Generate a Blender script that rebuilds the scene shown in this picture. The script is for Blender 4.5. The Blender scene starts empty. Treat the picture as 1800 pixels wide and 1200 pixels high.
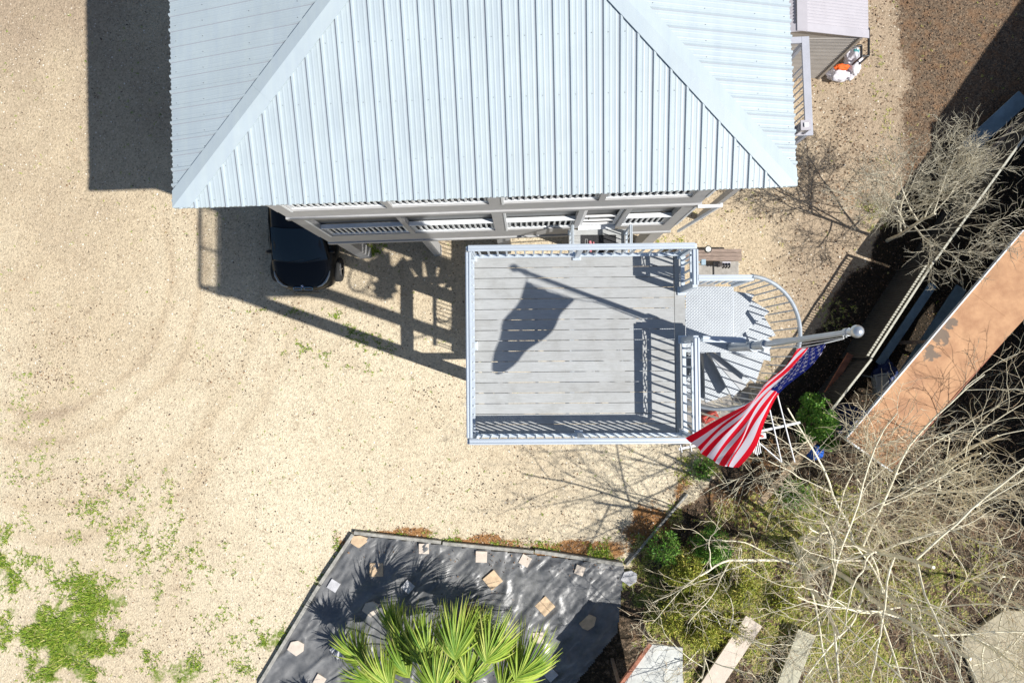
import bpy, bmesh, math, random
import numpy as np
from mathutils import Vector, Matrix, noise as mnoise
random.seed(7)
R = math.radians
S = bpy.context.scene

# ---------------- camera ----------------
CAMH, F = 19.0, 1200.0
ax = Vector((-25 / F, 30 / F, -1)).normalized()
cz = -ax
cx = Vector((0, 1, 0)).cross(cz).normalized()
cy = cz.cross(cx)
cam = bpy.data.cameras.new('camera')
cam.sensor_width = 36; cam.lens = 24; cam.clip_end = 500; cam.clip_start = 0.1
camo = bpy.data.objects.new('camera', cam)
camo.matrix_world = Matrix(((cx.x, cy.x, cz.x, 0), (cx.y, cy.y, cz.y, 0), (cx.z, cy.z, cz.z, CAMH), (0, 0, 0, 1)))
S.collection.objects.link(camo); S.camera = camo

# ---------------- sky, sun, exposure ----------------
SUN = Vector((0.79, -0.278, 1.0)).normalized()      # towards the sun
w = bpy.data.worlds.new('World'); S.world = w; w.use_nodes = True
nt = w.node_tree
sky = nt.nodes.new('ShaderNodeTexSky'); sky.sky_type = 'NISHITA'; sky.sun_disc = False
sky.sun_elevation = math.asin(SUN.z); sky.sun_rotation = math.atan2(SUN.x, SUN.y)
sky.air_density = 1.0; sky.dust_density = 0.6; sky.ozone_density = 1.5
bg = nt.nodes['Background']; bg.inputs[1].default_value = 0.07
nt.links.new(sky.outputs[0], bg.inputs[0])
sl = bpy.data.lights.new('sun', 'SUN'); sl.energy = 4.9; sl.angle = R(0.53); sl.color = (1.0, 0.965, 0.905)
so = bpy.data.objects.new('sun', sl); so.rotation_euler = (-SUN).to_track_quat('-Z', 'Y').to_euler()
so.location = (10, -5, 25); S.collection.objects.link(so)
S.view_settings.view_transform = 'Standard'; S.view_settings.look = 'None'
S.view_settings.exposure = 0.36; S.view_settings.gamma = 1
S.cycles.max_bounces = 6; S.cycles.diffuse_bounces = 3; S.cycles.glossy_bounces = 3
S.cycles.transmission_bounces = 4; S.cycles.transparent_max_bounces = 8
S.cycles.use_denoising = True

# ---------------- helpers ----------------
C = S.collection
def at(px, py, h):
    d = cx * ((px - 900) / F) + cy * ((600 - py) / F) - cz
    t = (h - CAMH) / d.z
    return Vector((d.x * t, d.y * t, h))
def pj(p):
    v = Vector((p[0], p[1], p[2] - CAMH)); c = -(v.dot(cz))
    return 900 + F * v.dot(cx) / c, 600 - F * v.dot(cy) / c
WL = {}                                  # world location of every builder-made object
def tag(o, label=None, cat=None, group=None, kind=None):
    if label: o['label'] = label
    if cat: o['category'] = cat
    if group: o['group'] = group
    if kind: o['kind'] = kind
    return o
def thing(name, loc, label, cat, group=None):
    o = bpy.data.objects.new(name, None); o.location = loc; o.empty_display_size = .2
    C.objects.link(o); WL[o.name] = Vector(loc)
    return tag(o, label, cat, group)
class MB:
    def __init__(s): s.v = []; s.f = []; s.m = []; s.sm = []
    def add(s, vs, fs, mi=0, smooth=False):
        n = len(s.v); s.v += [tuple(p) for p in vs]
        for f in fs: s.f.append(tuple(i + n for i in f)); s.m.append(mi); s.sm.append(smooth)
        return s
    def hexa(s, p, mi=0):                # p: 4 bottom + 4 top corners
        return s.add(p, [(3, 2, 1, 0), (4, 5, 6, 7), (0, 1, 5, 4), (1, 2, 6, 5), (2, 3, 7, 6), (3, 0, 4, 7)], mi)
    def box(s, c, size, rz=0, mi=0, M=None):
        x, y, z = size[0] / 2, size[1] / 2, size[2] / 2
        ps = [Vector(q) for q in ((-x, -y, -z), (x, -y, -z), (x, y, -z), (-x, y, -z), (-x, -y, z), (x, -y, z), (x, y, z), (-x, y, z))]
        m = M if M is not None else Matrix.Rotation(rz, 3, 'Z')
        return s.hexa([m @ q + Vector(c) for q in ps], mi)
    def bar(s, a, b, wd, ht, mi=0):      # box beam from a to b, width (side) x height (up-ish)
        a, b = Vector(a), Vector(b); d = (b - a); L = d.length; d.normalize()
        up = Vector((0, 0, 1)) if abs(d.z) < .95 else Vector((0, 1, 0))
        sd = d.cross(up).normalized(); u = sd.cross(d)
        return s.box((a + b) / 2, (L, wd, ht), M=Matrix((d, sd * -1, u)).transposed(), mi=mi)
    def tube(s, pts, rad, n=8, mi=0, cap=True, smooth=True):
        pts = [Vector(p) for p in pts]
        if not hasattr(rad, '__len__'): rad = [rad] * len(pts)
        vs = []; ref = None
        for i, p in enumerate(pts):
            d = (pts[min(i + 1, len(pts) - 1)] - pts[max(i - 1, 0)]).normalized()
            if ref is None: ref = Vector((0, 0, 1)) if abs(d.z) < .9 else Vector((1, 0, 0))
            a = (ref - d * ref.dot(d)).normalized(); ref = a; b = d.cross(a)
            for k in range(n):
                t = 2 * math.pi * k / n
                vs.append(p + (a * math.cos(t) + b * math.sin(t)) * rad[i])
        fs = [(i * n + k, i * n + (k + 1) % n, (i + 1) * n + (k + 1) % n, (i + 1) * n + k) for i in range(len(pts) - 1) for k in range(n)]
        s.add(vs, fs, mi, smooth)
        if cap: s.add(vs[:n], [tuple(range(n))[::-1]], mi); s.add(vs[-n:], [tuple(range(n))], mi)
        return s
    def sphere(s, c, r, n=16, m=10, mi=0, sc=(1, 1, 1)):
        vs = [Vector((0, 0, r))]
        for i in range(1, m):
            a = math.pi * i / m
            for k in range(n):
                t = 2 * math.pi * k / n
                vs.append(Vector((math.sin(a) * math.cos(t) * r, math.sin(a) * math.sin(t) * r, math.cos(a) * r)))
        vs.append(Vector((0, 0, -r)))
        fs = [(0, 1 + k, 1 + (k + 1) % n) for k in range(n)]
        for i in range(m - 2):
            for k in range(n):
                a = 1 + i * n
                fs.append((a + k, a + n + k, a + n + (k + 1) % n, a + (k + 1) % n))
        e = len(vs) - 1; a = 1 + (m - 2) * n
        fs += [(e, a + (k + 1) % n, a + k) for k in range(n)]
        return s.add([Vector((q.x * sc[0], q.y * sc[1], q.z * sc[2])) + Vector(c) for q in vs], fs, mi, True)
    def prism(s, poly, z0, z1, mi=0):
        n = len(poly)
        vs = [(p[0], p[1], z0) for p in poly] + [(p[0], p[1], z1) for p in poly]
        ar = sum(poly[i][0] * poly[(i + 1) % n][1] - poly[(i + 1) % n][0] * poly[i][1] for i in range(n))
        if ar < 0: vs = [(p[0], p[1], z0) for p in poly[::-1]] + [(p[0], p[1], z1) for p in poly[::-1]]
        fs = [tuple(range(n))[::-1], tuple(range(n, 2 * n))] + [(i, (i + 1) % n, n + (i + 1) % n, n + i) for i in range(n)]
        return s.add(vs, fs, mi)
    def build(s, name, mats, parent=None, bevel=0, loc=None, label=None):
        if not isinstance(mats, (list, tuple)): mats = [mats]
        me = bpy.data.meshes.new(name)
        V = np.array(s.v, dtype=float).reshape(-1, 3)
        if parent is not None:
            base = WL[parent.name]
            if loc is None: loc = base
        elif loc is None:
            base = Vector((0, 0, 0)); lo, hi = V.min(0), V.max(0)
            loc = Vector(((lo[0] + hi[0]) / 2, (lo[1] + hi[1]) / 2, lo[2]))
        if parent is None: base = Vector((0, 0, 0))
        loc = Vector(loc)
        me.from_pydata([tuple(q) for q in (V - np.array(loc))], [], s.f)
        for m in mats: me.materials.append(m)
        me.polygons.foreach_set('material_index', s.m)
        me.polygons.foreach_set('use_smooth', s.sm)
        me.update()
        o = bpy.data.objects.new(name, me); C.objects.link(o)
        if parent is not None: o.parent = parent
        o.location = loc - base
        WL[o.name] = loc
        if bevel:
            b = o.modifiers.new('bevel', 'BEVEL'); b.width = bevel; b.segments = 2; b.limit_method = 'ANGLE'
        if label: o['label'] = label
        return o
def dup(o, parent, wloc):
    c = o.copy(); C.objects.link(c); c.parent = parent
    c.location = Vector(wloc) - (WL[parent.name] if parent is not None else Vector())
    WL[c.name] = Vector(wloc); return c

# ---------------- materials ----------------
MC = {}
def mat(name, col, rough=.7, metal=0, var=0.0, vscale=5, bump=0, bscale=40, spec=.5, col2=None, stretch=None, coat=0, trans=0, obj=False, contrast=(.35, .65)):
    m = bpy.data.materials.new(name); m.use_nodes = True; n = m.node_tree; N = n.nodes; L = n.links
    b = N['Principled BSDF']; b.inputs['Roughness'].default_value = rough; b.inputs['Metallic'].default_value = metal
    b.inputs['Specular IOR Level'].default_value = spec
    b.inputs['Coat Weight'].default_value = coat
    b.inputs['Base Color'].default_value = (*col, 1)
    tc = N.new('ShaderNodeTexCoord'); mp = N.new('ShaderNodeMapping')
    L.new(tc.outputs['Object'], mp.inputs[0])
    if stretch: mp.inputs['Scale'].default_value = stretch
    if var or col2:
        nz = N.new('ShaderNodeTexNoise'); nz.inputs['Scale'].default_value = vscale; nz.inputs['Detail'].default_value = 6; nz.inputs['Roughness'].default_value = .65
        L.new(mp.outputs[0], nz.inputs[0])
        rp = N.new('ShaderNodeValToRGB'); L.new(nz.outputs[0], rp.inputs[0])
        rp.color_ramp.elements[0].position = contrast[0]; rp.color_ramp.elements[1].position = contrast[1]
        c2 = col2 or tuple(min(1, c * (1 + var)) for c in col)
        c1 = col if col2 else tuple(c * (1 - var) for c in col)
        rp.color_ramp.elements[0].color = (*c1, 1); rp.color_ramp.elements[1].color = (*c2, 1)
        L.new(rp.outputs[0], b.inputs['Base Color'])
    if bump:
        nb = N.new('ShaderNodeTexNoise'); nb.inputs['Scale'].default_value = bscale; nb.inputs['Detail'].default_value = 4
        L.new(mp.outputs[0], nb.inputs[0])
        bp = N.new('ShaderNodeBump'); bp.inputs['Strength'].default_value = bump; bp.inputs['Distance'].default_value = .02
        L.new(nb.outputs[0], bp.inputs['Height']); L.new(bp.outputs[0], b.inputs['Normal'])
    MC[name] = m
    return m
def attrmat(name, attr, stops, rough=.8, spec=.3, sub=0):
    m = bpy.data.materials.new(name); m.use_nodes = True; N = m.node_tree.nodes; L = m.node_tree.links
    b = N['Principled BSDF']; b.inputs['Roughness'].default_value = rough; b.inputs['Specular IOR Level'].default_value = spec
    a = N.new('ShaderNodeAttribute'); a.attribute_name = attr
    rp = N.new('ShaderNodeValToRGB'); L.new(a.outputs['Fac'], rp.inputs[0])
    for i, (p, c) in enumerate(stops):
        e = rp.color_ramp.elements[i] if i < 2 else rp.color_ramp.elements.new(p)
        e.position = p; e.color = (*c, 1)
    L.new(rp.outputs[0], b.inputs['Base Color'])
    return m
def setattr_face(o, name, vals):
    a = o.data.attributes.new(name, 'FLOAT', 'FACE'); a.data.foreach_set('value', np.asarray(vals, dtype=np.float32))

m_roof = mat('painted_metal_roof', (.415, .48, .515), .45, .0, var=.04, vscale=1.3, bump=.04, bscale=6, spec=.6)
m_lap = mat('lap_seam', (.31, .33, .37), .6)
def weather(m):
    N = m.node_tree.nodes; L = m.node_tree.links; bs = N['Principled BSDF']; src = bs.inputs['Base Color'].links[0].from_socket
    tc = N.new('ShaderNodeTexCoord'); mp = N.new('ShaderNodeMapping'); mp.inputs['Scale'].default_value = (5, .5, 1); L.new(tc.outputs['Object'], mp.inputs[0])
    nz = N.new('ShaderNodeTexNoise'); nz.inputs['Scale'].default_value = 1.6; nz.inputs['Detail'].default_value = 7; nz.inputs['Roughness'].default_value = .7; L.new(mp.outputs[0], nz.inputs[0])
    rp = N.new('ShaderNodeValToRGB'); rp.color_ramp.elements[0].position = .35; rp.color_ramp.elements[0].color = (.95, .96, .985, 1); rp.color_ramp.elements[1].position = .65; rp.color_ramp.elements[1].color = (1.03, 1.03, 1.01, 1); L.new(nz.outputs[0], rp.inputs[0])
    mx = N.new('ShaderNodeMix'); mx.data_type = 'RGBA'; mx.blend_type = 'MULTIPLY'; mx.inputs[0].default_value = 1; L.new(src, mx.inputs[6]); L.new(rp.outputs[0], mx.inputs[7]); L.new(mx.outputs[2], bs.inputs['Base Color'])
    rr = N.new('ShaderNodeMapRange'); rr.inputs[3].default_value = .36; rr.inputs[4].default_value = .56; L.new(nz.outputs[0], rr.inputs[0]); L.new(rr.outputs[0], bs.inputs['Roughness'])
weather(m_roof)
m_roofdark = mat('screw_metal', (.22, .23, .25), .5, .5)
m_trim = mat('white_trim', (.74, .77, .80), .5, var=.04, vscale=3)
m_fascia = mat('taupe_fascia', (.40, .40, .405), .65, var=.10, vscale=4, stretch=(1, 6, 6), bump=.05)
m_rail = mat('rail_aluminium', (.60, .66, .72), .32, .35, var=.04, vscale=3)
m_screen = mat('porch_screen', (.045, .05, .055), .38, 0, var=.25, vscale=.8, spec=.6)
m_wall = mat('lap_siding', (.42, .42, .43), .7, var=.06)
m_pfloor = mat('porch_floor', (.20, .20, .21), .7, var=.1)
m_deck = mat('deck_board', (.375, .385, .385), .62, var=.10, vscale=7, stretch=(1, 14, 1), bump=.08, bscale=30)
def boards(m):
    N = m.node_tree.nodes; L = m.node_tree.links; bs = N['Principled BSDF']; src = bs.inputs['Base Color'].links[0].from_socket
    g = N.new('ShaderNodeNewGeometry'); rp = N.new('ShaderNodeValToRGB'); L.new(g.outputs['Random Per Island'], rp.inputs[0]); rp.color_ramp.elements[0].color = (.93, .92, .91, 1); rp.color_ramp.elements[1].color = (1.05, 1.05, 1.05, 1)
    mx = N.new('ShaderNodeMix'); mx.data_type = 'RGBA'; mx.blend_type = 'MULTIPLY'; mx.inputs[0].default_value = 1; L.new(src, mx.inputs[6]); L.new(rp.outputs[0], mx.inputs[7])
    tc = N.new('ShaderNodeTexCoord'); nz = N.new('ShaderNodeTexNoise'); nz.inputs['Scale'].default_value = 2.6; nz.inputs['Detail'].default_value = 9; nz.inputs['Roughness'].default_value = .8; L.new(tc.outputs['Object'], nz.inputs[0])
    r2 = N.new('ShaderNodeValToRGB'); r2.color_ramp.elements[0].position = .36; r2.color_ramp.elements[0].color = (.86, .85, .83, 1); r2.color_ramp.elements[1].position = .52; r2.color_ramp.elements[1].color = (1, 1, 1, 1); L.new(nz.outputs[0], r2.inputs[0])
    m2 = N.new('ShaderNodeMix'); m2.data_type = 'RGBA'; m2.blend_type = 'MULTIPLY'; m2.inputs[0].default_value = 1; L.new(mx.outputs[2], m2.inputs[6]); L.new(r2.outputs[0], m2.inputs[7]); L.new(m2.outputs[2], bs.inputs['Base Color'])
boards(m_deck)
m_joist = mat('treated_lumber', (.30, .27, .22), .8, var=.2, vscale=4)
m_galv = mat('galvanised_steel', (.50, .54, .58), .38, .55, var=.10, vscale=9)
m_pole = mat('pole_aluminium', (.55, .58, .62), .3, .7, var=.05)
m_conc = mat('concrete', (.34, .32, .29), .85, var=.22, vscale=5, bump=.2)
m_wood = mat('weathered_wood', (.28, .21, .17), .8, var=.3, vscale=4, stretch=(1, 9, 9), bump=.2)
m_woodgrey = mat('grey_timber', (.33, .32, .29), .85, var=.3, vscale=6, bump=.25)
m_woodred = mat('red_brown_board', (.30, .12, .07), .75, var=.35, vscale=4)
m_tan = mat('tan_plank', (.42, .31, .20), .8, var=.2, vscale=4)
m_black = mat('black_plastic', (.02, .02, .022), .4)
m_white = mat('white_paint', (.78, .78, .78), .5, var=.05)
m_lamp = mat('lamp_lens', (.85, .83, .72), .25)
m_shed = mat('shed_steel', (.46, .44, .47), .42, .15, var=.06, vscale=2)
m_shedw = mat('shed_wall_steel', (.40, .37, .34), .45, .15, var=.08, vscale=2)
m_bark = mat('pale_bark', (.66, .60, .44), .85, var=.3, vscale=6, bump=.3, bscale=30, col2=(.92, .86, .66), contrast=(.3, .6))
m_bark2 = mat('silver_bark', (.46, .41, .31), .85, var=.25, vscale=6, col2=(.70, .66, .52))
m_twig = mat('twig_bark', (.72, .55, .38), .85, col2=(.94, .86, .62), contrast=(.3, .6), vscale=3)
m_fabric = None

# diamond plate
def diamond():
    m = mat('diamond_plate', (.36, .385, .41), .42, .3, var=.06, vscale=5)
    N = m.node_tree.nodes; L = m.node_tree.links; b = N['Principled BSDF']
    tc = N.new('ShaderNodeTexCoord'); mp = N.new('ShaderNodeMapping'); mp.inputs['Rotation'].default_value = (0, 0, R(45)); mp.inputs['Scale'].default_value = (34, 34, 34)
    L.new(tc.outputs['Object'], mp.inputs[0])
    ck = N.new('ShaderNodeTexVoronoi'); ck.inputs['Scale'].default_value = 1; ck.inputs['Randomness'].default_value = 0
    L.new(mp.outputs[0], ck.inputs[0])
    r = N.new('ShaderNodeMapRange'); r.inputs[1].default_value = .18; r.inputs[2].default_value = .34; r.inputs[3].default_value = 1; r.inputs[4].default_value = 0
    L.new(ck.outputs['Distance'], r.inputs[0])
    bp = N.new('ShaderNodeBump'); bp.inputs['Distance'].default_value = .003; bp.inputs['Strength'].default_value = .6
    L.new(r.outputs[0], bp.inputs['Height']); L.new(bp.outputs[0], b.inputs['Normal'])
    return m
m_diamond = diamond()

# ---------------- ground ----------------
def smooth(t): t = np.clip(t, 0, 1); return t * t * (3 - 2 * t)
def sdist(px, py, x0, y0, x1, y1):      # signed px distance to line, positive on the right side looking down the image
    dx, dy = x1 - x0, y1 - y0; L = math.hypot(dx, dy)
    return ((px - x0) * dy - (py - y0) * dx) / L
def gpx(X, Y):                           # ground xy -> photo px
    v0, v1, v2 = X, Y, -CAMH
    c = -(v0 * cz.x + v1 * cz.y + v2 * cz.z)
    return 900 + F * (v0 * cx.x + v1 * cx.y + v2 * cx.z) / c, 600 - F * (v0 * cy.x + v1 * cy.y + v2 * cy.z) / c
GREEN = [(1125, 965, 30, 18, .75), (1215, 835, 45, 28, .85), (1185, 905, 16, 40, .7), (790, 950, 26, 8, .8), (645, 936, 18, 7, .7), (960, 966, 24, 9, .7), (1290, 905, 60, 30, .5), (1250, 950, 60, 40, .5), (115, 1120, 105, 85, 1.0), (175, 1055, 75, 45, .8), (10, 1010, 60, 50, .7), (55, 980, 30, 22, .6), (20, 1080, 55, 45, .6), (300, 1180, 75, 40, .75),
         (60, 1190, 70, 30, .5), (10, 945, 30, 30, .5), (215, 990, 50, 25, .35), (135, 905, 40, 30, .33), (545, 1040, 34, 42, .8), (478, 1125, 36, 34, .85), (600, 975, 25, 35, .4), (430, 1180, 45, 30, .45),
         (620, 600, 60, 36, .36), (510, 600, 35, 25, .34), (635, 645, 20, 16, .4), (560, 550, 70, 14, .3), (632, 648, 20, 15, .4), (720, 940, 90, 10, .45), (900, 952, 120, 9, .35), (1540, 375, 40, 30, .42), (1560, 230, 25, 80, .25),
         (330, 1060, 160, 80, .10), (1330, 375, 90, 50, .12), (1540, 150, 20, 100, .2), (650, 440, 28, 20, .6), (1180, 430, 60, 20, .3), (520, 545, 70, 14, .4), (25, 850, 60, 60, .15), (1460, 560, 35, 40, .3),
         (1270, 1055, 230, 115, .85), (1480, 1150, 190, 90, .85), (1350, 1090, 170, 100, .8), (1620, 1060, 120, 80, .6), (150, 1000, 210, 150, .34), (60, 800, 120, 160, .16), (420, 1120, 120, 90, .26), (1390, 960, 110, 80, .75), (1480, 900, 90, 50, .5), (1600, 1000, 160, 100, .3), (1180, 985, 60, 60, .5), (1330, 1150, 160, 60, .45), (1240, 820, 55, 45, .6), (1150, 1190, 80, 60, .4)]
MULCH = [(700, 938, 95, 15, 1), (850, 953, 115, 15, 1), (1000, 969, 105, 17, 1), (1150, 930, 42, 48, 1.0), (1190, 865, 50, 45, 1.0), (1250, 870, 60, 40, .6), (1200, 850, 60, 45, .85), (1150, 930, 60, 50, .9), (1060, 965, 80, 18, .7), (860, 955, 220, 11, .55), (660, 936, 60, 9, .6), (1500, 345, 60, 35, .45), (1320, 255, 26, 14, .5), (1390, 330, 60, 60, .2),
         (1530, 290, 40, 60, .35), (1320, 890, 100, 70, .5), (1340, 790, 70, 60, .5), (1430, 1180, 120, 50, .5), (90, 660, 40, 30, .22), (60, 620, 80, 60, .1), (1120, 1190, 60, 30, .3), (600, 960, 12, 25, .6)]
DEBRIS = [(90, 660, 40, 30, .5), (70, 610, 90, 50, .2), (120, 325, 14, 10, .6), (65, 112, 12, 10, .4), (395, 640, 60, 40, .25), (440, 560, 90, 50, .2), (760, 700, 60, 30, .3), (100, 870, 120, 60, .22), (300, 990, 60, 50, .2), (510, 640, 50, 40, .2), (310, 400, 60, 40, .18), (1350, 330, 160, 90, .3), (1450, 480, 90, 90, .35), (1480, 250, 90, 120, .3), (900, 860, 160, 60, .16), (250, 880, 200, 120, .1), (330, 1130, 120, 60, .15)]
def blobs(px, py, L, nz):
    r = np.zeros_like(px)
    for (x, y, a, b, s) in L:
        d = np.sqrt(((px - x) / a) ** 2 + ((py - y) / b) ** 2)
        r = np.maximum(r, s * smooth(1.25 - d * .95 + nz * .8))
    return r
def vnoise(X, Y, sc, seed):
    rs = np.random.RandomState(seed); T = rs.rand(256, 256)
    x = X * sc + 1000; y = Y * sc + 1000; xi = np.floor(x).astype(int); yi = np.floor(y).astype(int)
    fx = x - xi; fy = y - yi; fx = fx * fx * (3 - 2 * fx); fy = fy * fy * (3 - 2 * fy)
    g = lambda a, b: T[a % 256, b % 256]
    return (g(xi, yi) * (1 - fx) + g(xi + 1, yi) * fx) * (1 - fy) + (g(xi, yi + 1) * (1 - fx) + g(xi + 1, yi + 1) * fx) * fy
def fbm(X, Y, sc, seed, o=4):
    r = 0; a = 1; t = 0
    for k in range(o): r = r + a * vnoise(X, Y, sc * 2 ** k, seed + k); t += a; a *= .55
    return r / t * 2 - 1
def zones(X, Y):
    X = np.asarray(X, float); Y = np.asarray(Y, float)
    px, py = gpx(X, Y); nz = fbm(X, Y, .9, 3)
    px2 = px + nz * 34
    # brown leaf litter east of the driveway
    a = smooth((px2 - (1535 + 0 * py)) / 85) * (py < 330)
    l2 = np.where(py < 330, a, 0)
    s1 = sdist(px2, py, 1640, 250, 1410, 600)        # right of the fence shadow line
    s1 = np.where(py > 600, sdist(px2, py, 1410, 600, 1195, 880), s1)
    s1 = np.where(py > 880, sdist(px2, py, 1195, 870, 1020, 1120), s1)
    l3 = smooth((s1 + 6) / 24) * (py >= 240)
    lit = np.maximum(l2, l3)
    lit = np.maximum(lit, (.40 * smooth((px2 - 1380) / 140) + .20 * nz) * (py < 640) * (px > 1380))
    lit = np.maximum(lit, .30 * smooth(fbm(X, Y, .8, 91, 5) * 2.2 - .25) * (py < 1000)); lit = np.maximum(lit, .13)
    soil_shade = l3 * .8  # dark earth mixed with tree and fence shade painted into the ground
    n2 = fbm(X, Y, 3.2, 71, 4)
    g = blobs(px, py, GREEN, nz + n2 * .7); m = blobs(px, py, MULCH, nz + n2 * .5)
    rr_ = px > 1110; g = np.where(rr_, g * (.9 + .5 * n2), g * (.98 + .45 * n2)); soil_shade = soil_shade * np.where(py > 790, .85 + .3 * nz, 1) * (1 - .6 * g)
    return np.clip(lit, 0, 1), np.clip(g, 0, 1), np.clip(m, 0, 1), np.clip(soil_shade, 0, 1)
def axis(lo, hi, st, far):
    c = list(np.arange(lo, hi + 1e-6, st)); o = [lo - 2, lo - 6, lo - 20, -far][::-1]
    return np.array([-far, lo - 20, lo - 6, lo - 2] + c + [hi + 2, hi + 6, hi + 20, far])
def make_ground():
    xs = axis(-15.6, 15.6, .13, 150); ys = axis(-10, 11, .13, 150)
    X, Y = np.meshgrid(xs, ys); nx, ny = len(xs), len(ys)
    Z = fbm(X, Y, .35, 11) * .03 + fbm(X, Y, 2.2, 17, 3) * .010
    far = (abs(X) > 17) | (abs(Y) > 12); Z[far] = 0
    V = np.stack([X, Y, Z - .02], -1).reshape(-1, 3)
    i = np.arange(nx * ny).reshape(ny, nx)
    Fc = np.stack([i[:-1, :-1], i[:-1, 1:], i[1:, 1:], i[1:, :-1]], -1).reshape(-1, 4)
    me = bpy.data.meshes.new('ground'); me.from_pydata(V.tolist(), [], Fc.tolist())
    me.polygons.foreach_set('use_smooth', [True] * len(Fc))
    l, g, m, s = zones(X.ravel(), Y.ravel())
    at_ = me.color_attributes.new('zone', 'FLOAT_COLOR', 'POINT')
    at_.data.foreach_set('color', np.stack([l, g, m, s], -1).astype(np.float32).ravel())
    px, py = gpx(X.ravel(), Y.ravel()); tn = fbm(X.ravel(), Y.ravel(), .30, 51, 5)
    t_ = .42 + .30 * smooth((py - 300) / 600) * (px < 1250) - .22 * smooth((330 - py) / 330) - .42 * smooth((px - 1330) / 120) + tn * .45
    rr = np.hypot(px - 60, py - 470)
    for r0, w0, s0 in ((245, 8, .30), (300, 8, .28), (410, 11, .2), (470, 11, .2)): t_ = t_ - s0 * np.exp(-((rr - r0 + tn * 22) / w0) ** 2) * (px < 560) * (py > 380)
    q_ = np.abs(px - 330 - (py - 900) * -.22 + tn * 30); t_ = t_ - .14 * np.exp(-(q_ / 16) ** 2) * (py > 620)
    a2 = me.attributes.new('tint', 'FLOAT', 'POINT'); a2.data.foreach_set('value', np.clip(t_, 0, 1).astype(np.float32))
    o = bpy.data.objects.new('ground', me); C.objects.link(o); o['kind'] = 'structure'
    mt = bpy.data.materials.new('shell_sand_ground'); mt.use_nodes = True; N = mt.node_tree.nodes; Lk = mt.node_tree.links
    b = N['Principled BSDF']; b.inputs['Roughness'].default_value = .95; b.inputs['Specular IOR Level'].default_value = .1
    tc = N.new('ShaderNodeTexCoord'); A = N.new('ShaderNodeAttribute'); A.attribute_name = 'zone'
    sp = N.new('ShaderNodeSeparateColor'); Lk.new(A.outputs['Color'], sp.inputs[0])
    def noi(sc, det=4, ro=.6):
        n_ = N.new('ShaderNodeTexNoise'); n_.inputs['Scale'].default_value = sc; n_.inputs['Detail'].default_value = det; n_.inputs['Roughness'].default_value = ro
        Lk.new(tc.outputs['Object'], n_.inputs[0]); return n_.outputs[0]
    def ramp(src, st):
        rp = N.new('ShaderNodeValToRGB'); Lk.new(src, rp.inputs[0])
        for k, (p, c) in enumerate(st):
            e = rp.color_ramp.elements[k] if k < 2 else rp.color_ramp.elements.new(p)
            e.position = p; e.color = (*c, 1) if hasattr(c, '__len__') else (c, c, c, 1)
        return rp.outputs[0]
    def mix(f, a, b_, bt='MIX'):
        mx = N.new('ShaderNodeMix'); mx.data_type = 'RGBA'; mx.blend_type = bt
        if isinstance(f, (int, float)): mx.inputs[0].default_value = f
        else: Lk.new(f, mx.inputs[0])
        for k, q in ((6, a), (7, b_)):
            if hasattr(q, '__len__'): mx.inputs[k].default_value = (*q, 1)
            else: Lk.new(q, mx.inputs[k])
        return mx.outputs[2]
    def math_(op, a, b_):
        q = N.new('ShaderNodeMath'); q.operation = op; q.use_clamp = True
        for k, t in ((0, a), (1, b_)):
            if isinstance(t, (int, float)): q.inputs[k].default_value = t
            else: Lk.new(t, q.inputs[k])
        return q.outputs[0]
    vo = N.new('ShaderNodeTexVoronoi'); vo.inputs['Scale'].default_value = 26; Lk.new(tc.outputs['Object'], vo.inputs[0])
    vs_ = N.new('ShaderNodeSeparateColor'); Lk.new(vo.outputs['Color'], vs_.inputs[0])
    At = N.new('ShaderNodeAttribute'); At.attribute_name = 'tint'
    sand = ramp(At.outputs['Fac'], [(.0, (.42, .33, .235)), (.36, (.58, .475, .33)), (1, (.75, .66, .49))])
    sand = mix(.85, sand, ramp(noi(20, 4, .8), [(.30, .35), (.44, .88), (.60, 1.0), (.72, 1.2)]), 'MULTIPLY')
    sand = mix(.8, sand, ramp(vs_.outputs[0], [(0, .62), (.16, .88), (.6, 1.0), (1, 1.15)]), 'MULTIPLY')
    dirt = ramp(noi(2.4, 9, .85), [(.53, 0), (.72, .8)])
    sand = mix(dirt, sand, (.30, .22, .14))
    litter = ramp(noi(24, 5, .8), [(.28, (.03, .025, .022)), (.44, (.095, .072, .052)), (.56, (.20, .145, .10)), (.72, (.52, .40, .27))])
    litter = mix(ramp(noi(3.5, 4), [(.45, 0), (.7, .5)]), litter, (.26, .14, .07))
    soil_shade = ramp(noi(15, 6, .8), [(.3, (.012, .010, .008)), (.6, (.045, .035, .024)), (.8, (.10, .075, .05))])  # near-black ramp: dark earth with shade painted in
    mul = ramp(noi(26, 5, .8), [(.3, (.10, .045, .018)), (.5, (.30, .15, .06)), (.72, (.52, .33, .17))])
    grs = ramp(noi(18, 6, .8), [(.3, (.05, .075, .018)), (.45, (.13, .20, .03)), (.56, (.24, .28, .07)), (.72, (.50, .44, .26))])
    edge = noi(7, 8, .9)
    def thr(chan, soft=.16):     # patchy mask: zone weight against fine noise
        d = N.new('ShaderNodeMath'); d.operation = 'MULTIPLY_ADD'; Lk.new(edge, d.inputs[0]); d.inputs[1].default_value = 2.2; Lk.new(chan, d.inputs[2])
        r_ = N.new('ShaderNodeMapRange'); r_.interpolation_type = 'SMOOTHSTEP'; r_.inputs[1].default_value = 1.58; r_.inputs[2].default_value = 1.58 + soft
        Lk.new(d.outputs[0], r_.inputs[0]); return r_.outputs[0]
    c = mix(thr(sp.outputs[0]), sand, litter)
    c = mix(thr(A.outputs['Alpha']), c, soil_shade)
    c = mix(thr(sp.outputs[2]), c, mul)
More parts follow.
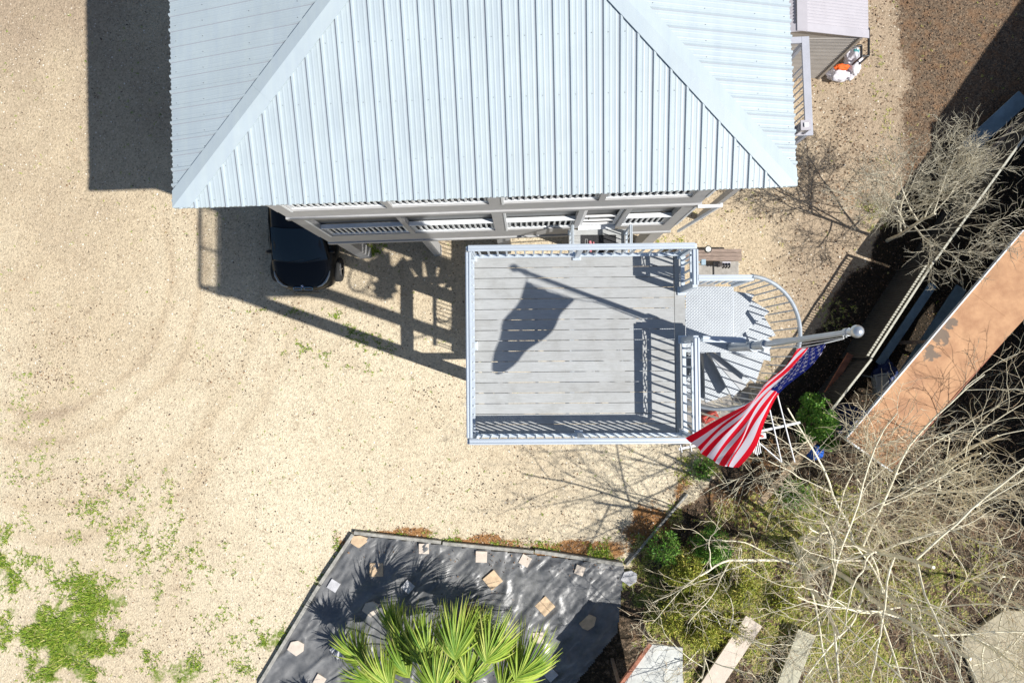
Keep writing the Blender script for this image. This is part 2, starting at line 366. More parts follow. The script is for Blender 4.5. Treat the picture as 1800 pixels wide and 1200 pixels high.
    gm = N.new('ShaderNodeMath'); gm.operation = 'MULTIPLY'; Lk.new(sp.outputs[1], gm.inputs[0]); gm.inputs[1].default_value = .84
    c = mix(thr(gm.outputs[0], .3), c, grs)
    Lk.new(c, b.inputs['Base Color'])
    bp = N.new('ShaderNodeBump'); bp.inputs['Distance'].default_value = .03; bp.inputs['Strength'].default_value = .7
    h = math_('ADD', math_('MULTIPLY', noi(26, 5, .8), .7), math_('MULTIPLY', vo.outputs['Distance'], .5))
    Lk.new(h, bp.inputs['Height']); Lk.new(bp.outputs[0], b.inputs['Normal'])
    me.materials.append(mt)
    return o
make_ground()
def gz(x, y): return float(fbm(np.array([x]), np.array([y]), .35, 11)[0] * .03 + fbm(np.array([x]), np.array([y]), 2.2, 17, 3)[0] * .010 - .02)

# ---------------- scattered ground cover (stuff) ----------------
rs = np.random.RandomState(5)
def cover_mesh(name, V, Fc, attr, vals, m, label, cat):
    me = bpy.data.meshes.new(name); nv = len(V)
    me.vertices.add(nv); me.vertices.foreach_set('co', np.asarray(V, np.float32).ravel())
    Fc = np.asarray(Fc); k = Fc.shape[1]
    me.loops.add(Fc.size); me.loops.foreach_set('vertex_index', Fc.ravel().astype(np.int32))
    me.polygons.add(len(Fc)); me.polygons.foreach_set('loop_start', np.arange(0, Fc.size, k, dtype=np.int32))
    me.polygons.foreach_set('loop_total', np.full(len(Fc), k, dtype=np.int32))
    me.update(calc_edges=True); me.validate()
    a = me.attributes.new(attr, 'FLOAT', 'FACE'); a.data.foreach_set('value', np.asarray(vals, np.float32))
    me.materials.append(m)
    o = bpy.data.objects.new(name, me); C.objects.link(o); return tag(o, label, cat, None, 'stuff')
def gzv(x, y): return fbm(x, y, .35, 11) * .03 + fbm(x, y, 2.2, 17, 3) * .010 - .02
BEDP = [(620, 936), (1097, 993), (1110, 1010), (1110, 1210), (450, 1210)]
def inbed(px, py):
    r = np.zeros(px.shape, bool)
    n = len(BEDP)
    for i in range(n):
        x0, y0 = BEDP[i]; x1, y1 = BEDP[(i + 1) % n]
        c_ = ((y0 > py) != (y1 > py)) & (px < (x1 - x0) * (py - y0) / (y1 - y0 + 1e-9) + x0)
        r ^= c_
    return r
def grass():
    n = 210000
    x = rs.uniform(-15, 14.5, n); y = rs.uniform(-9.6, 10.5, n)
    l, g, m, s = zones(x, y); px, py = gpx(x, y)
    fine = np.maximum(vnoise(x, y, 2.6, 40), (px > 1130) * .6)
    pr = np.clip(g * 1.5 * (fine > .42) - .10, 0, 1) + .006
    pr = np.where(inbed(px, py), .002, pr)
    k = rs.rand(n) < pr; x, y, g, m_ = x[k], y[k], g[k], m[k]; px, py = px[k], py[k]
    n = len(x); B = 5
    X = np.repeat(x, B) + rs.normal(0, .018, n * B); Y = np.repeat(y, B) + rs.normal(0, .018, n * B); Z = gzv(X, Y)
    a = rs.uniform(0, 2 * math.pi, n * B); ln = rs.uniform(.03, .10, n * B) * np.repeat(.6 + .8 * g, B); up = rs.uniform(.3, 1.1, n * B) * ln
    wd = .006 + ln * .06
    dx, dy = np.cos(a), np.sin(a)
    P0 = np.stack([X - dy * wd, Y + dx * wd, Z], -1); P1 = np.stack([X + dy * wd, Y - dx * wd, Z], -1)
    P2 = np.stack([X + dx * ln, Y + dy * ln, Z + up], -1)
    V = np.stack([P0, P1, P2], 1).reshape(-1, 3); Fc = np.arange(len(V)).reshape(-1, 3)
    right = (np.repeat(px, B) > 1110)
    vals = np.clip(rs.normal(.45, .24, n * B) + right * .38, 0, 1)
    cover_mesh('grass', V, Fc, 'tone', vals, attrmat('grass_blades', 'tone', [(0, (.05, .11, .01)), (.4, (.17, .29, .018)), (.7, (.34, .40, .05)), (1, (.62, .52, .24))], .7), 'low green grass and weeds in ragged patches on the sand', 'grass')
grass()
def gravel():
    n = 34000
    x = rs.uniform(-15.2, 10.6, n); y = rs.uniform(-9.6, 10.4, n)
    l, g, m, s = zones(x, y); px, py = gpx(x, y)
    k = (rs.rand(n) < np.clip(1 - 1.1 * l - g * .6, 0.03, 1)) & ~inbed(px, py); x, y = x[k], y[k]; n = len(x)
    r = np.abs(rs.normal(.010, .005, n)) + .005; z = gzv(x, y)
    base = np.array([(1, 0, 0), (.2, .9, 0), (-.9, .5, 0), (-.7, -.7, 0), (.4, -.95, 0), (0.05, 0, .7)])
    a = rs.uniform(0, 6.28, n); ca, sa = np.cos(a), np.sin(a)
    V = np.zeros((n, 6, 3)); st = rs.uniform(.6, 1.4, n)
    bx, by, bz = base[:, 0][None] * st[:, None], base[:, 1][None], base[:, 2][None]
    V[..., 0] = x[:, None] + r[:, None] * (bx * ca[:, None] - by * sa[:, None]); V[..., 1] = y[:, None] + r[:, None] * (bx * sa[:, None] + by * ca[:, None]); V[..., 2] = z[:, None] + r[:, None] * bz
    f = np.array([(0, 1, 5), (1, 2, 5), (2, 3, 5), (3, 4, 5), (4, 0, 5)])
    Fc = (np.arange(n)[:, None, None] * 6 + f[None]).reshape(-1, 3)
    cover_mesh('gravel', V.reshape(-1, 3), Fc, 'tone', np.repeat(rs.rand(n), 5), attrmat('pebbles', 'tone', [(0, (.16, .12, .09)), (.25, (.40, .31, .21)), (.7, (.60, .52, .40)), (1, (.80, .76, .68))], .85), 'pale crushed shell and pebbles strewn over the driveway', 'gravel')
gravel()
def leaves():
    n = 260000
    x = rs.uniform(-15.2, 14.6, n); y = rs.uniform(-9.6, 10.5, n)
    l, g, m, s = zones(x, y); px, py = gpx(x, y)
    k = (rs.rand(n) < np.clip(np.maximum(np.maximum(np.maximum(l - .14, 0) * .85, inbed(px, py) * .8), m * .9) + .018 + blobs(px, py, DEBRIS, fbm(x, y, 1.6, 66, 3)) * .95, 0, 1) * (vnoise(x, y, 1.7, 60) * .7 + .4)) & (~inbed(px, py) | (rs.rand(n) < .9 * np.exp(-(((px - 800) / 75) ** 2 + ((py - 1130) / 70) ** 2)) + .25 * np.exp(-((py - 955 - (px - 620) * .115) / 14) ** 2) * (px < 1090)) & (rs.rand(n) < .6)); x, y, l, m, s = x[k], y[k], l[k], m[k], s[k]; n = len(x)
    a = rs.uniform(0, 6.28, n); r = rs.uniform(.009, .036, n); z = gzv(x, y) + rs.uniform(.004, .03, n) + .085 * inbed(px[k], py[k]) + .02 * inbed(px[k], py[k]); t1 = rs.normal(0, .5, n) * r; t2 = rs.normal(0, .5, n) * r
    ca, sa = np.cos(a) * r, np.sin(a) * r; wq = rs.uniform(.25, .6, n)
    P = [np.stack([x + ca, y + sa, z + t1], -1), np.stack([x - sa * wq, y + ca * wq, z + t2], -1), np.stack([x - ca, y - sa, z - t1 * .3], -1), np.stack([x + sa * wq, y - ca * wq, z - t2 * .3], -1)]
    V = np.stack(P, 1).reshape(-1, 3)
    V[:, 2] = np.maximum(V[:, 2], np.repeat(gzv(x, y), 4) + .001)
    v = np.clip(rs.rand(n) * .8 + (m > .4) * .2 - (s > .5) * .15, 0, 1)
    cover_mesh('leaf_litter', V, np.arange(len(V)).reshape(-1, 4), 'tone', v, attrmat('dead_leaves', 'tone', [(0, (.035, .03, .028)), (.4, (.15, .10, .07)), (.7, (.28, .16, .085)), (.9, (.36, .25, .16)), (1, (.62, .54, .42))], .8), 'brown fallen leaves and pine straw over ground coloured dark as shade', 'leaf litter')
leaves()

# ---------------- stilt house ----------------
HO = Vector((-5.142, 2.19, 0)); HA = R(1.75)
hu = Vector((math.cos(HA), math.sin(HA), 0)); hv = Vector((-math.sin(HA), math.cos(HA), 0))
HW, HD, HE, HS = 9.02, 13.0, 9.2, .27
def hp(u, v, z): return HO + hu * u + hv * v + Vector((0, 0, z))
def hbox(b, u0, u1, v0, v1, z0, z1, mi=0):
    b.hexa([hp(u0, v0, z0), hp(u1, v0, z0), hp(u1, v1, z0), hp(u0, v1, z0), hp(u0, v0, z1), hp(u1, v0, z1), hp(u1, v1, z1), hp(u0, v1, z1)], mi)
house = thing('stilt_house', hp(HW / 2, HD / 2, 0), 'raised grey house with pale blue ribbed hip roof and screened porches', 'house')
def roof():
    b = MB(); hw = HW / 2; rz = HE + HS * hw
    A, B_, Cc, D = hp(0, 0, HE), hp(HW, 0, HE), hp(HW, HD, HE), hp(0, HD, HE)
    r1, r2 = hp(hw, hw, rz), hp(hw, HD - hw, rz); dn = Vector((0, 0, -.05))
    P = [A, B_, Cc, D, r1, r2]
    b.add(P + [p + dn for p in P], [(0, 1, 4), (1, 2, 5, 4), (2, 3, 5), (3, 0, 4, 5), (6, 10, 7), (7, 10, 11, 8), (8, 11, 9), (9, 11, 10, 6), (0, 6, 7, 1), (1, 7, 8, 2), (2, 8, 9, 3), (3, 9, 6, 0)])
    def rib(p, q, side, wb, wt, h, mi=0):
        n = (q - p).normalized().cross(side).normalized()
        if n.z < 0: n = -n
        e = .0015 * n
        vs = []
        for X in (p, q): vs += [X - side * wb + e, X - side * wt + n * h, X + side * wt + n * h, X + side * wb + e]
        b.add(vs, [(0, 1, 5, 4), (1, 2, 6, 5), (2, 3, 7, 6), (0, 3, 2, 1), (4, 5, 6, 7)], mi)
    def screw(p):
        b.tube([p, p + Vector((0, 0, .010))], .0048, 5, 1)
    sp = .2286
    def slope(fn, Wd, lim, flip):       # fn(s, t) -> world point ; s along eave, t up-slope run
        i = 0; s = .11
        side = (fn(1, 0) - fn(0, 0)).normalized()
        while s < Wd - .05:
            T = lim(s)
            if T > .08:
                rib(fn(s, -.012), fn(s, T - .05), side, .027, .013, .024)
                rib(fn(s - .032 * flip, -.010), fn(s - .032 * flip, T - .06), side, .006, .005, .002, 2)
                for t in [.09] + [k * .76 + .55 for k in range(7)]:
                    if t < T - .12: screw(fn(s + .05 * flip, t) + Vector((0, 0, .001)))
            for k in (1, 2):
                s2 = s + sp * k / 3
                if s2 < Wd - .05:
                    T2 = lim(s2)
                    if T2 > .1: rib(fn(s2, -.008), fn(s2, T2 - .08), side, .014, .007, .0030)
            s += sp; i += 1
        return
    slope(lambda s, t: hp(s, t, HE + HS * t), HW, lambda s: min(s, HW - s), 1)
    slope(lambda s, t: hp(s, HD - t, HE + HS * t), HW, lambda s: min(s, HW - s), 1)
    slope(lambda s, t: hp(t, s, HE + HS * t), HD, lambda s: min(s, HD - s, HW / 2), 1)
    slope(lambda s, t: hp(HW - t, s, HE + HS * t), HD, lambda s: min(s, HD - s, HW / 2), 1)
    rf = b.build('roof', [m_roof, m_roofdark, m_lap], house)
    h = MB()
    f = .125
    def cap(p, q, s1, s2, clip=True):         # folded flashing either side of a hip
        k = 3
        for j in range(k):
            a = p.lerp(q, j / k + (.0 if j == 0 else -.006)); c = p.lerp(q, (j + 1) / k); up = Vector((0, 0, .034 + .003 * (j % 2)))
            for sd in (s1, s2):
                vs = [a + up, c + up, c + sd + up * .9, a + (sd + (q - p).normalized() * (f * 1.42) if j == 0 and clip else sd) + up * .9]
                vs += [x - Vector((0, 0, .014)) for x in vs]
                h.add(vs, [(0, 1, 2, 3), (7, 6, 5, 4), (0, 4, 5, 1), (1, 5, 6, 2), (2, 6, 7, 3), (3, 7, 4, 0)])
    f = .125
    for (p, q, a, c) in ((A, r1, hu, hv), (B_, r1, -hu, hv), (Cc, r2, -hu, -hv), (D, r2, hu, -hv)):
        du, dv = a, c
        # offsets perpendicular to the hip, lying in each slope
        s1 = du * f - dv * f; s2 = -s1
        # du side lies in the slope whose rise runs along dv
        s1 = s1 + Vector((0, 0, -HS * f)); s2 = s2 + Vector((0, 0, -HS * f))
        cap(p, q, s1, s2)
    h2 = Vector((0, 0, 0))
    cap(r1, r2, hu * .18 + Vector((0, 0, -HS * .18)), -hu * .18 + Vector((0, 0, -HS * .18)), False)
    # trim flashing that overhangs the eave corner
    h.build('hip_cap', [m_roof], rf)
    fb = MB()
    for (u0, u1, v0, v1) in ((.05, HW - .05, .05, .08), (.05, .08, .081, HD - .05), (HW - .08, HW - .05, .081, HD - .05), (.081, HW - .081, HD - .08, HD - .05)):
        hbox(fb, u0, u1, v0, v1, HE - .24, HE - .055)
    hbox(fb, .081, HW - .081, .081, HD - .081, HE - .20, HE - .17)
    fb.build('fascia', [m_trim], house)
roof()
U0, U1, V0, V1 = .5, HW - .5, .54, HD - .5
FA, FB_ = 3.78, 6.38       # porch floors
POST_U = [(U0, .30), (2.57, .11), (4.47, .28), (6.2, .12), (7.14, .12), (U1 - .3, .30)]
def house_body():
    b = MB()                               # floor platforms and inner walls
    for z in (FA, FB_): hbox(b, U0 + .02, U1 - .02, V0 + .02, V1 - .02, z - .30, z - .02)
    b.build('floor', [m_pfloor], house)
    b = MB()
    hbox(b, U0 + .05, U1 - .05, V0 + 2.0, V1 - .05, FA, HE - .21); b.build('wall', [m_wall], house)
    for nm, z0, z1, t0 in (('floor_beam', 3.02, FA, 2.88), ('floor_beam', 5.86, FB_, 5.70)):
        b = MB()
        hbox(b, U0, U1, V0, V0 + .05, z0, z1); hbox(b, U0, U0 + .05, V0 + .051, V1, z0, z1); hbox(b, U1 - .05, U1, V0 + .051, V1, z0, z1); hbox(b, U0 + .051, U1 - .051, V1 - .05, V1, z0, z1)
        bm_ = b.build('floor_beam', [m_fascia], house, bevel=.006)
        b = MB(); hbox(b, U0 - .03, U1 + .03, V0 - .035, V0 + .049, t0, z0 - .002); hbox(b, U0 - .03, U0 + .049, V0 + .05, V1, t0, z0 - .002); hbox(b, U1 - .049, U1 + .03, V0 + .05, V1, t0, z0 - .002)
        b.build('trim', [m_fascia], bm_, bevel=.006)
    for (u, wd) in POST_U:
        for (z0, z1) in ((FA + .001, 5.695), (FB_ + .001, HE - .21)):
            uu = u if z0 < 5 or abs(u - 6.2) > .05 else 6.5
            if z0 > 5 and abs(u - 7.14) < .05: continue
            b = MB(); hbox(b, uu, uu + wd, V0 - .012, V0 + .16, z0, z1)
            if wd > .2: hbox(b, uu + wd - .045, uu + wd + .003, V0 - .022, V0 - .0125, z0, z1, 1)
            b.build('porch_post', [m_fascia, m_trim], house, bevel=.005)
    for (u, wd) in ((U0, .32), (2.6, .2), (4.43, .32), (6.6, .2), (U1 - .32, .32)):
        for v in (V0 + .06, V0 + 4, V0 + 8):
            b = MB(); p = hp(u + wd / 2, v + .12, 0); z0 = gz(p.x, p.y) - .3
            hbox(b, u, u + wd, v, v + .28, z0, 2.875); b.build('stilt', [m_fascia], house, bevel=.01)
    # bays
    def bay(u0, u1, zf, zt, rail=True):
        b = MB(); hbox(b, u0, u1, V0 + .10, V0 + .115, zf + (.0 if rail else .05), zt); b.build('screen', [m_screen], house)
        if not rail: return
        b = MB()
        hbox(b, u0, u1, V0 - .01, V0 + .085, zf + .86, zf + .90); hbox(b, u0, u1, V0 + .02, V0 + .065, zf + .03, zf + .075)
        for e_ in (u0 + .012, u1 - .012): b.bar(hp(e_, V0 + .045, zf + .05), hp(e_, V0 + .045, zf + .88), .03, .02)
        rl = b.build('porch_railing', [m_trim], house, bevel=.004)
        n = int((u1 - u0) / .116); first = None
        for i in range(n):
            u = u0 + (i + .5) * (u1 - u0) / n; wp = hp(u, V0 + .045, zf + .075)
            if first is None:
                bb = MB(); q = hp(u, V0 + .045, zf + .075)
                bb.bar(q, q + Vector((0, 0, .784)), .04, .022); first = bb.build('baluster', [m_trim], rl, loc=q)
            else: dup(first, rl, wp)
    T1, T2 = 5.695, HE - .21
    bay(.80, 2.57, FA, T1); bay(2.68, 4.47, FA, T1); bay(4.75, 6.2, FA, T1); bay(7.26, U1 - .3, FA, T1)
    bay(.80, 2.57, FB_, T2); bay(2.68, 4.47, FB_, T2); bay(4.75, 6.5, FB_, T2); bay(6.62, U1 - .3, FB_, T2)
    bay(6.32, 7.14, FA, T1, False)
    # side screens
    b = MB(); hbox(b, U0 + .08, U0 + .10, V0 + .3, V0 + 1.99, FA, HE - .21); hbox(b, U1 - .10, U1 - .08, V0 + .3, V0 + 1.99, FA, HE - .21); b.build('side_screen', [m_screen], house)
    # screen door
    d = MB()
    for (a0, a1, z0, z1) in ((6.33, 6.40, FA + .06, FA + 2.0), (7.06, 7.13, FA + .06, FA + 2.0), (6.401, 7.059, FA + 1.93, FA + 2.0), (6.401, 7.059, FA + .9, FA + .97), (6.401, 7.059, FA + .06, FA + .2), (6.401, 7.059, FA + .5, FA + .54)):
        hbox(d, a0, a1, V0 + .03, V0 + .07, z0, z1)
    dr = d.build('screen_door', [m_white], house, bevel=.004)
    hd = MB(); hd.tube([hp(6.46, V0 + .0, FA + 1.0), hp(6.46, V0 - .04, FA + 1.03), hp(6.46, V0 - .04, FA + 1.12), hp(6.46, V0, FA + 1.15)], .008, 6); hd.build('handle', [m_black], dr)
    # threshold
    b = MB(); hbox(b, 6.32, 7.14, V0 - .06, V0 + .09, FA + .002, FA + .04); b.build('threshold', [m_trim], house)
    # downpipe at the east corner
    b = MB(); b.bar(hp(U1 - .05, V0 - .06, 5.82), hp(U1 + .42, V0 - .06, 5.82), .06, .05)
    p0 = hp(U1 + .42, V0 - .03, 5.80); b.bar(p0, hp(U1 + .20, V0 - .02, 3.0), .05, .06)
    b.build('downpipe', [m_trim], house, bevel=.006)
    # east side balcony
    z = 6.35; u0, u1, v0, v1 = U1 + .02, U1 + 1.55, 1.35, 3.0
    b = MB()
    n = 6
    for i in range(n): hbox(b, u0 + i * (u1 - u0) / n + .004, u0 + (i + 1) * (u1 - u0) / n - .004, v0, v1, z - .04, z)
    hbox(b, u0, u1, v0, v0 + .04, z - .30, z - .045); hbox(b, u0, u1, v1 - .04, v1, z - .30, z - .045); hbox(b, u1 - .04, u1, v0 + .041, v1 - .041, z - .30, z - .045)
    bal = b.build('balcony', [m_deck], house, bevel=.003)
    b = MB()
    hbox(b, u1 - .10, u1 + .03, v0 - .03, v1 + .03, z + .92, z + .96); hbox(b, u0, u1 - .101, v0 - .03, v0 + .08, z + .92, z + .96); hbox(b, u0, u1 - .101, v1 - .08, v1 + .03, z + .92, z + .96)
    hbox(b, u1 - .06, u1 - .02, v0, v1, z + .06, z + .10)
    for (a, c) in ((u1 - .07, v0 + .01), (u1 - .07, v1 - .08), (u0, v0 + .01)): hbox(b, a, a + .07, c, c + .07, z + .001, z + .918)
    for i in range(10): hbox(b, u1 - .05, u1 - .03, v0 + .14 + i * .12, v0 + .16 + i * .12, z + .101, z + .918)
    b.build('balcony_railing', [mat('balcony_grey', (.40, .41, .46), .55, var=.06)], bal, bevel=.004)
    b = MB()
    for (a, c) in ((u1 - .14, v0), (u1 - .14, v1 - .14)):
        p = hp(a, c, 0); hbox(b, a, a + .14, c, c + .14, gz(p.x, p.y) - .3, z - .31)
    b.build('balcony_post', [m_fascia], bal)
house_body()
b = MB(); q = hp(U1 + 1.34, 1.40, 7.33); M3 = Matrix.Rotation(HA, 3, 'Z')
b.box(q, (.16, .16, .02), HA, 0); b.box(q + Vector((0, 0, .13)), (.11, .11, .24), HA, 1)
for sx in (-1, 1):
    for sy in (-1, 1): b.box(q + M3 @ Vector((sx * .065, sy * .065, .13)), (.018, .018, .24), HA, 0)
b.box(q + Vector((0, 0, .262)), (.17, .17, .02), HA, 0); b.box(q + Vector((0, 0, .285)), (.07, .07, .024), HA, 2)
m_glass = mat('lantern_glass', (.55, .55, .55), .1, .2)
b2 = MB()
tag(b.build('lantern', [m_shed, m_glass, m_white]), 'small square lantern with pale top on the side balcony rail', 'lantern')

# ---------------- roof-height deck tower ----------------
DA = R(.5); DO = Vector((.66, .17, 0)); du_ = Vector((math.cos(DA), math.sin(DA), 0)); dv_ = Vector((-math.sin(DA), math.cos(DA), 0))
X0, X1, Y0, Y1, DZ = -1.375, 1.42, -1.181, 1.186, 10.05
def dp(x, y, z): return DO + du_ * x + dv_ * y + Vector((0, 0, z))
def dbox(b, x0, x1, y0, y1, z0, z1, mi=0):
    b.hexa([dp(x0, y0, z0), dp(x1, y0, z0), dp(x1, y1, z0), dp(x0, y1, z0), dp(x0, y0, z1), dp(x1, y0, z1), dp(x1, y1, z1), dp(x0, y1, z1)], mi)
tower = thing('deck_tower', dp(0, 0, 0), 'tall deck of grey boards with pale metal railings on posts beside the house', 'deck')
def deck():
    b = MB(); n = 17; wd = (Y1 - Y0 - .04) / n
    rr = random.Random(4)
    for i in range(n):
        y = Y0 + .02 + i * wd; cuts = [X0 + .02, X0 + .02 + 1.2 + rr.uniform(-.5, .5), X1 - .14] if i == 99 else [X0 + .02, X1 - .14]
        for a, c in zip(cuts, cuts[1:]):
            z = DZ + rr.uniform(-.001, .001)
            dbox(b, a + .001, c - .002, y + .0038, y + wd - .0038, z - .028, z)
    dbox(b, X1 - .135, X1 - .002, Y0 + .02, Y1 - .02, DZ - .028, DZ + .001)
    fl = b.build('deck_floor', [m_deck], tower)
    b = MB()
    for i in range(n):               # screw heads in each board
        pass
    b = MB()
    for x in [X0 + .05 + k * .40 for k in range(7)] + [X1 - .05]: dbox(b, x - .02, x + .02, Y0 + .041, Y1 - .041, DZ - .22, DZ - .031)
    b.build('joists', [m_joist], tower)
    b = MB()
    dbox(b, X0 - .0, X1, Y0, Y0 + .038, DZ - .26, DZ - .002); dbox(b, X0, X1, Y1 - .038, Y1, DZ - .26, DZ - .002)
    dbox(b, X0, X0 + .038, Y0 + .039, Y1 - .039, DZ - .26, DZ - .002); dbox(b, X1 - .038, X1, Y0 + .039, Y1 - .039, DZ - .26, DZ - .032)
    b.build('rim_board', [m_fascia], tower, bevel=.004)
    pw = .27
    for (x, y) in ((X0 + .04, Y0 + .04), (X1 - .04 - pw, Y0 + .04), (X0 + .04, Y1 - .04 - pw), (X1 - .04 - pw, Y1 - .04 - pw)):
        b = MB(); q = dp(x + .15, y + .15, 0)
        dbox(b, x, x + pw, y, y + pw, gz(q.x, q.y) - .4, DZ - .225); b.build('post', [m_fascia], tower, bevel=.012)
    b = MB()
    for z0, z1 in ((3.28, 3.62),):
        dbox(b, X0 + .07, X0 + .17, Y0 + .04 + pw + .002, Y1 - .04 - pw - .002, z0, z1); dbox(b, X1 - .17, X1 - .07, Y0 + .04 + pw + .002, Y1 - .04 - pw - .002, z0, z1)
        dbox(b, X0 + .04 + pw + .002, X1 - .04 - pw - .002, Y0 + .07, Y0 + .17, z0, z1); dbox(b, X0 + .04 + pw + .002, X1 - .04 - pw - .002, Y1 - .17, Y1 - .07, z0, z1)
    b.build('cross_beam', [m_fascia], tower)
    for (x, y, sx, sy) in ((X0 + .17, Y0 + .17, 1, 0), (X1 - .17, Y0 + .17, -1, 0), (X0 + .17, Y1 - .17, 1, 0), (X1 - .17, Y1 - .17, -1, 0), (X0 + .17, Y0 + .17, 0, 1), (X0 + .17, Y1 - .17, 0, -1)):
        b = MB(); b.bar(dp(x + sx * .1, y + sy * .1, DZ - 1.15), dp(x + sx * .85, y + sy * .85, DZ - .28), .12, .16); b.build('knee_brace', [m_fascia], tower)
deck()
RH = .74
def rail_run(p, q, z, parent, inward, base=True, scroll=False, n=None, capw=.072):
    """metal railing from p to q (world xy) with floor z; inward: unit vector to the deck side"""
    p, q = Vector((p[0], p[1], z)), Vector((q[0], q[1], z)); d = (q - p); L = d.length; d.normalize(); up = Vector((0, 0, 1))
    b = MB()
    b.bar(p + up * RH, q + up * RH, capw, .030)                       # cap
    b.bar(p + up * (RH + .021) + inward * capw * .24, q + up * (RH + .021) + inward * capw * .24, .018, .012); b.bar(p + up * (RH + .021) - inward * capw * .28, q + up * (RH + .021) - inward * capw * .28, .012, .010)
    b.bar(p + up * (RH - .04), q + up * (RH - .04), .035, .05)
    if base: b.bar(p + up * .085, q + up * .085, .045, .04)
    if scroll: b.bar(p + up * (RH - .19), q + up * (RH - .19), .035, .03)
    for e_ in (p + d * .045, q - d * .045): b.bar(e_ + up * ((.06) if base else RH - .06), e_ + up * (RH - .02), .02, .02)
    o = b.build('railing', [m_rail], parent)
    top = RH - .205 if scroll else RH - .065
    n = n or max(2, round(L / .112)); first = None
    for i in range(1, n):
        w_ = p + d * (L * i / n)
        if first is None:
            bb = MB(); bb.bar(w_ + up * .105, w_ + up * top, .02, .02); first = bb.build('baluster', [m_rail], o, loc=w_)
        else: dup(first, o, w_)
    if scroll:
        bb = MB(); k = max(1, round(L / .30))
        for i in range(k):
            c0 = p + d * (L * (i + .5) / k) + up * (RH - .12); pts = []
            for s_ in (-1, 1):
                pts = []
                for t in range(15):
                    a = t / 14 * 4.4; r_ = .042 * (1 - t / 14 * .65)
                    pts.append(c0 + d * (s_ * (.075 - r_ * math.cos(a))) + up * (s_ * (r_ * math.sin(a)) - s_ * .0))
                bb.tube(pts, .007, 5)
            bb.tube([c0 - d * .125, c0 - d * .06 + up * .02, c0 + d * .06 - up * .02, c0 + d * .125], .007, 5)
        bb.build('scroll_ornament', [m_rail], o)
    return o
def rail_post(p, z, parent, foot=True):
    b = MB(); b.bar(Vector((p[0], p[1], z + .001)), Vector((p[0], p[1], z + RH - .016)), .062, .062)
    if foot: b.box((p[0], p[1], z + .012), (.11, .11, .02), DA)
    return b.build('rail_post', [m_rail], parent, bevel=.004)
i_ = .045
cNW, cNE, cSW, cSE = dp(X0 + i_ - .02, Y1 - i_ + .03, 0), dp(X1 - i_, Y1 - i_ + .03, 0), dp(X0 + i_ - .02, Y0 + i_ - .02, 0), dp(X1 - i_, Y0 + i_ - .02, 0)
eN, eS = dp(X1 - i_, .70, 0), dp(X1 - i_, .065, 0)
rail_run(cNW, cNE, DZ, tower, -dv_); rail_run(cSW, cSE, DZ, tower, dv_); 
rail_run(cNW + dv_ * -.046, cSW + dv_ * .046, DZ, tower, du_)
rail_run(cNE + dv_ * -.046, eN, DZ, tower, -du_, scroll=True); rail_run(eS, cSE + dv_ * .046, DZ, tower, -du_, scroll=True)
for c_ in (cNW, cNE, cSW, cSE, eN, eS, (cNW + cNE) / 2, (cSW + cSE) / 2, (cNW + cSW) / 2): rail_post(c_, DZ, tower)

# walkway from the porch door to the stair at first-floor height
def walkway():
    b = MB(); z = FA - .03; x0, x1 = .95, 2.27; y = Y0
    ya = hp(6.6, V0 - .04, 0).y; n = int((ya + .9) / .142)
    for i in range(n): b.box(((x0 + x1) / 2, -.9 + (i + .5) * (ya + .9) / n, z - .015), (x1 - x0 - .01, (ya + .9) / n - .006, .028))
    b.build('walkway_floor', [m_deck], tower)
    b = MB()
    for x in (x0 + .03, x1 - .03): b.bar((x, -.9, z - .16), (x, ya, z - .16), .04, .25)
    b.bar((x0 + .051, -.88, z - .16), (x1 - .051, -.88, z - .16), .04, .25); b.build('walkway_beam', [m_joist], tower)
    rail_run((x0 + .04, ya - .05), (x0 + .04, -.88), z, tower, Vector((1, 0, 0)), capw=.06); rail_run((x1 - .04, ya - .05), (x1 - .04, .95), z, tower, Vector((-1, 0, 0)), capw=.06)
    for p in ((x0 + .04, ya - .08), (x1 - .04, ya - .08), (x0 + .04, 1.6), (x1 - .04, .95)): rail_post(p, z, tower)
walkway()
m_mat = mat('doormat', (.03, .03, .032), .95, var=.4, vscale=30, bump=.3); m_matp = mat('doormat_pink', (.45, .16, .18), .9, var=.3, vscale=25); m_matg = mat('doormat_grey', (.28, .28, .27), .9)
b = MB(); b.box((1.62, 2.45, FA - .018), (.78, .62, .018)); 
b.tube([(1.42, 2.62, FA - .008), (1.45, 2.5, FA - .006), (1.43, 2.38, FA - .008)], .035, 6, 1); b.tube([(1.50, 2.60, FA - .008), (1.52, 2.48, FA - .006)], .02, 6, 1)
for (x, y, a, c) in ((1.32, 2.45, .012, .4), (1.37, 2.45, .012, .4), (1.345, 2.66, .06, .012), (1.345, 2.24, .06, .012)): b.box((x, y, FA - .006), (a, c, .008), mi=2)
tag(b.build('doormat', [m_mat, m_matp, m_matg]), 'dark doormat with a small pink motif on the landing outside the porch door', 'doormat')

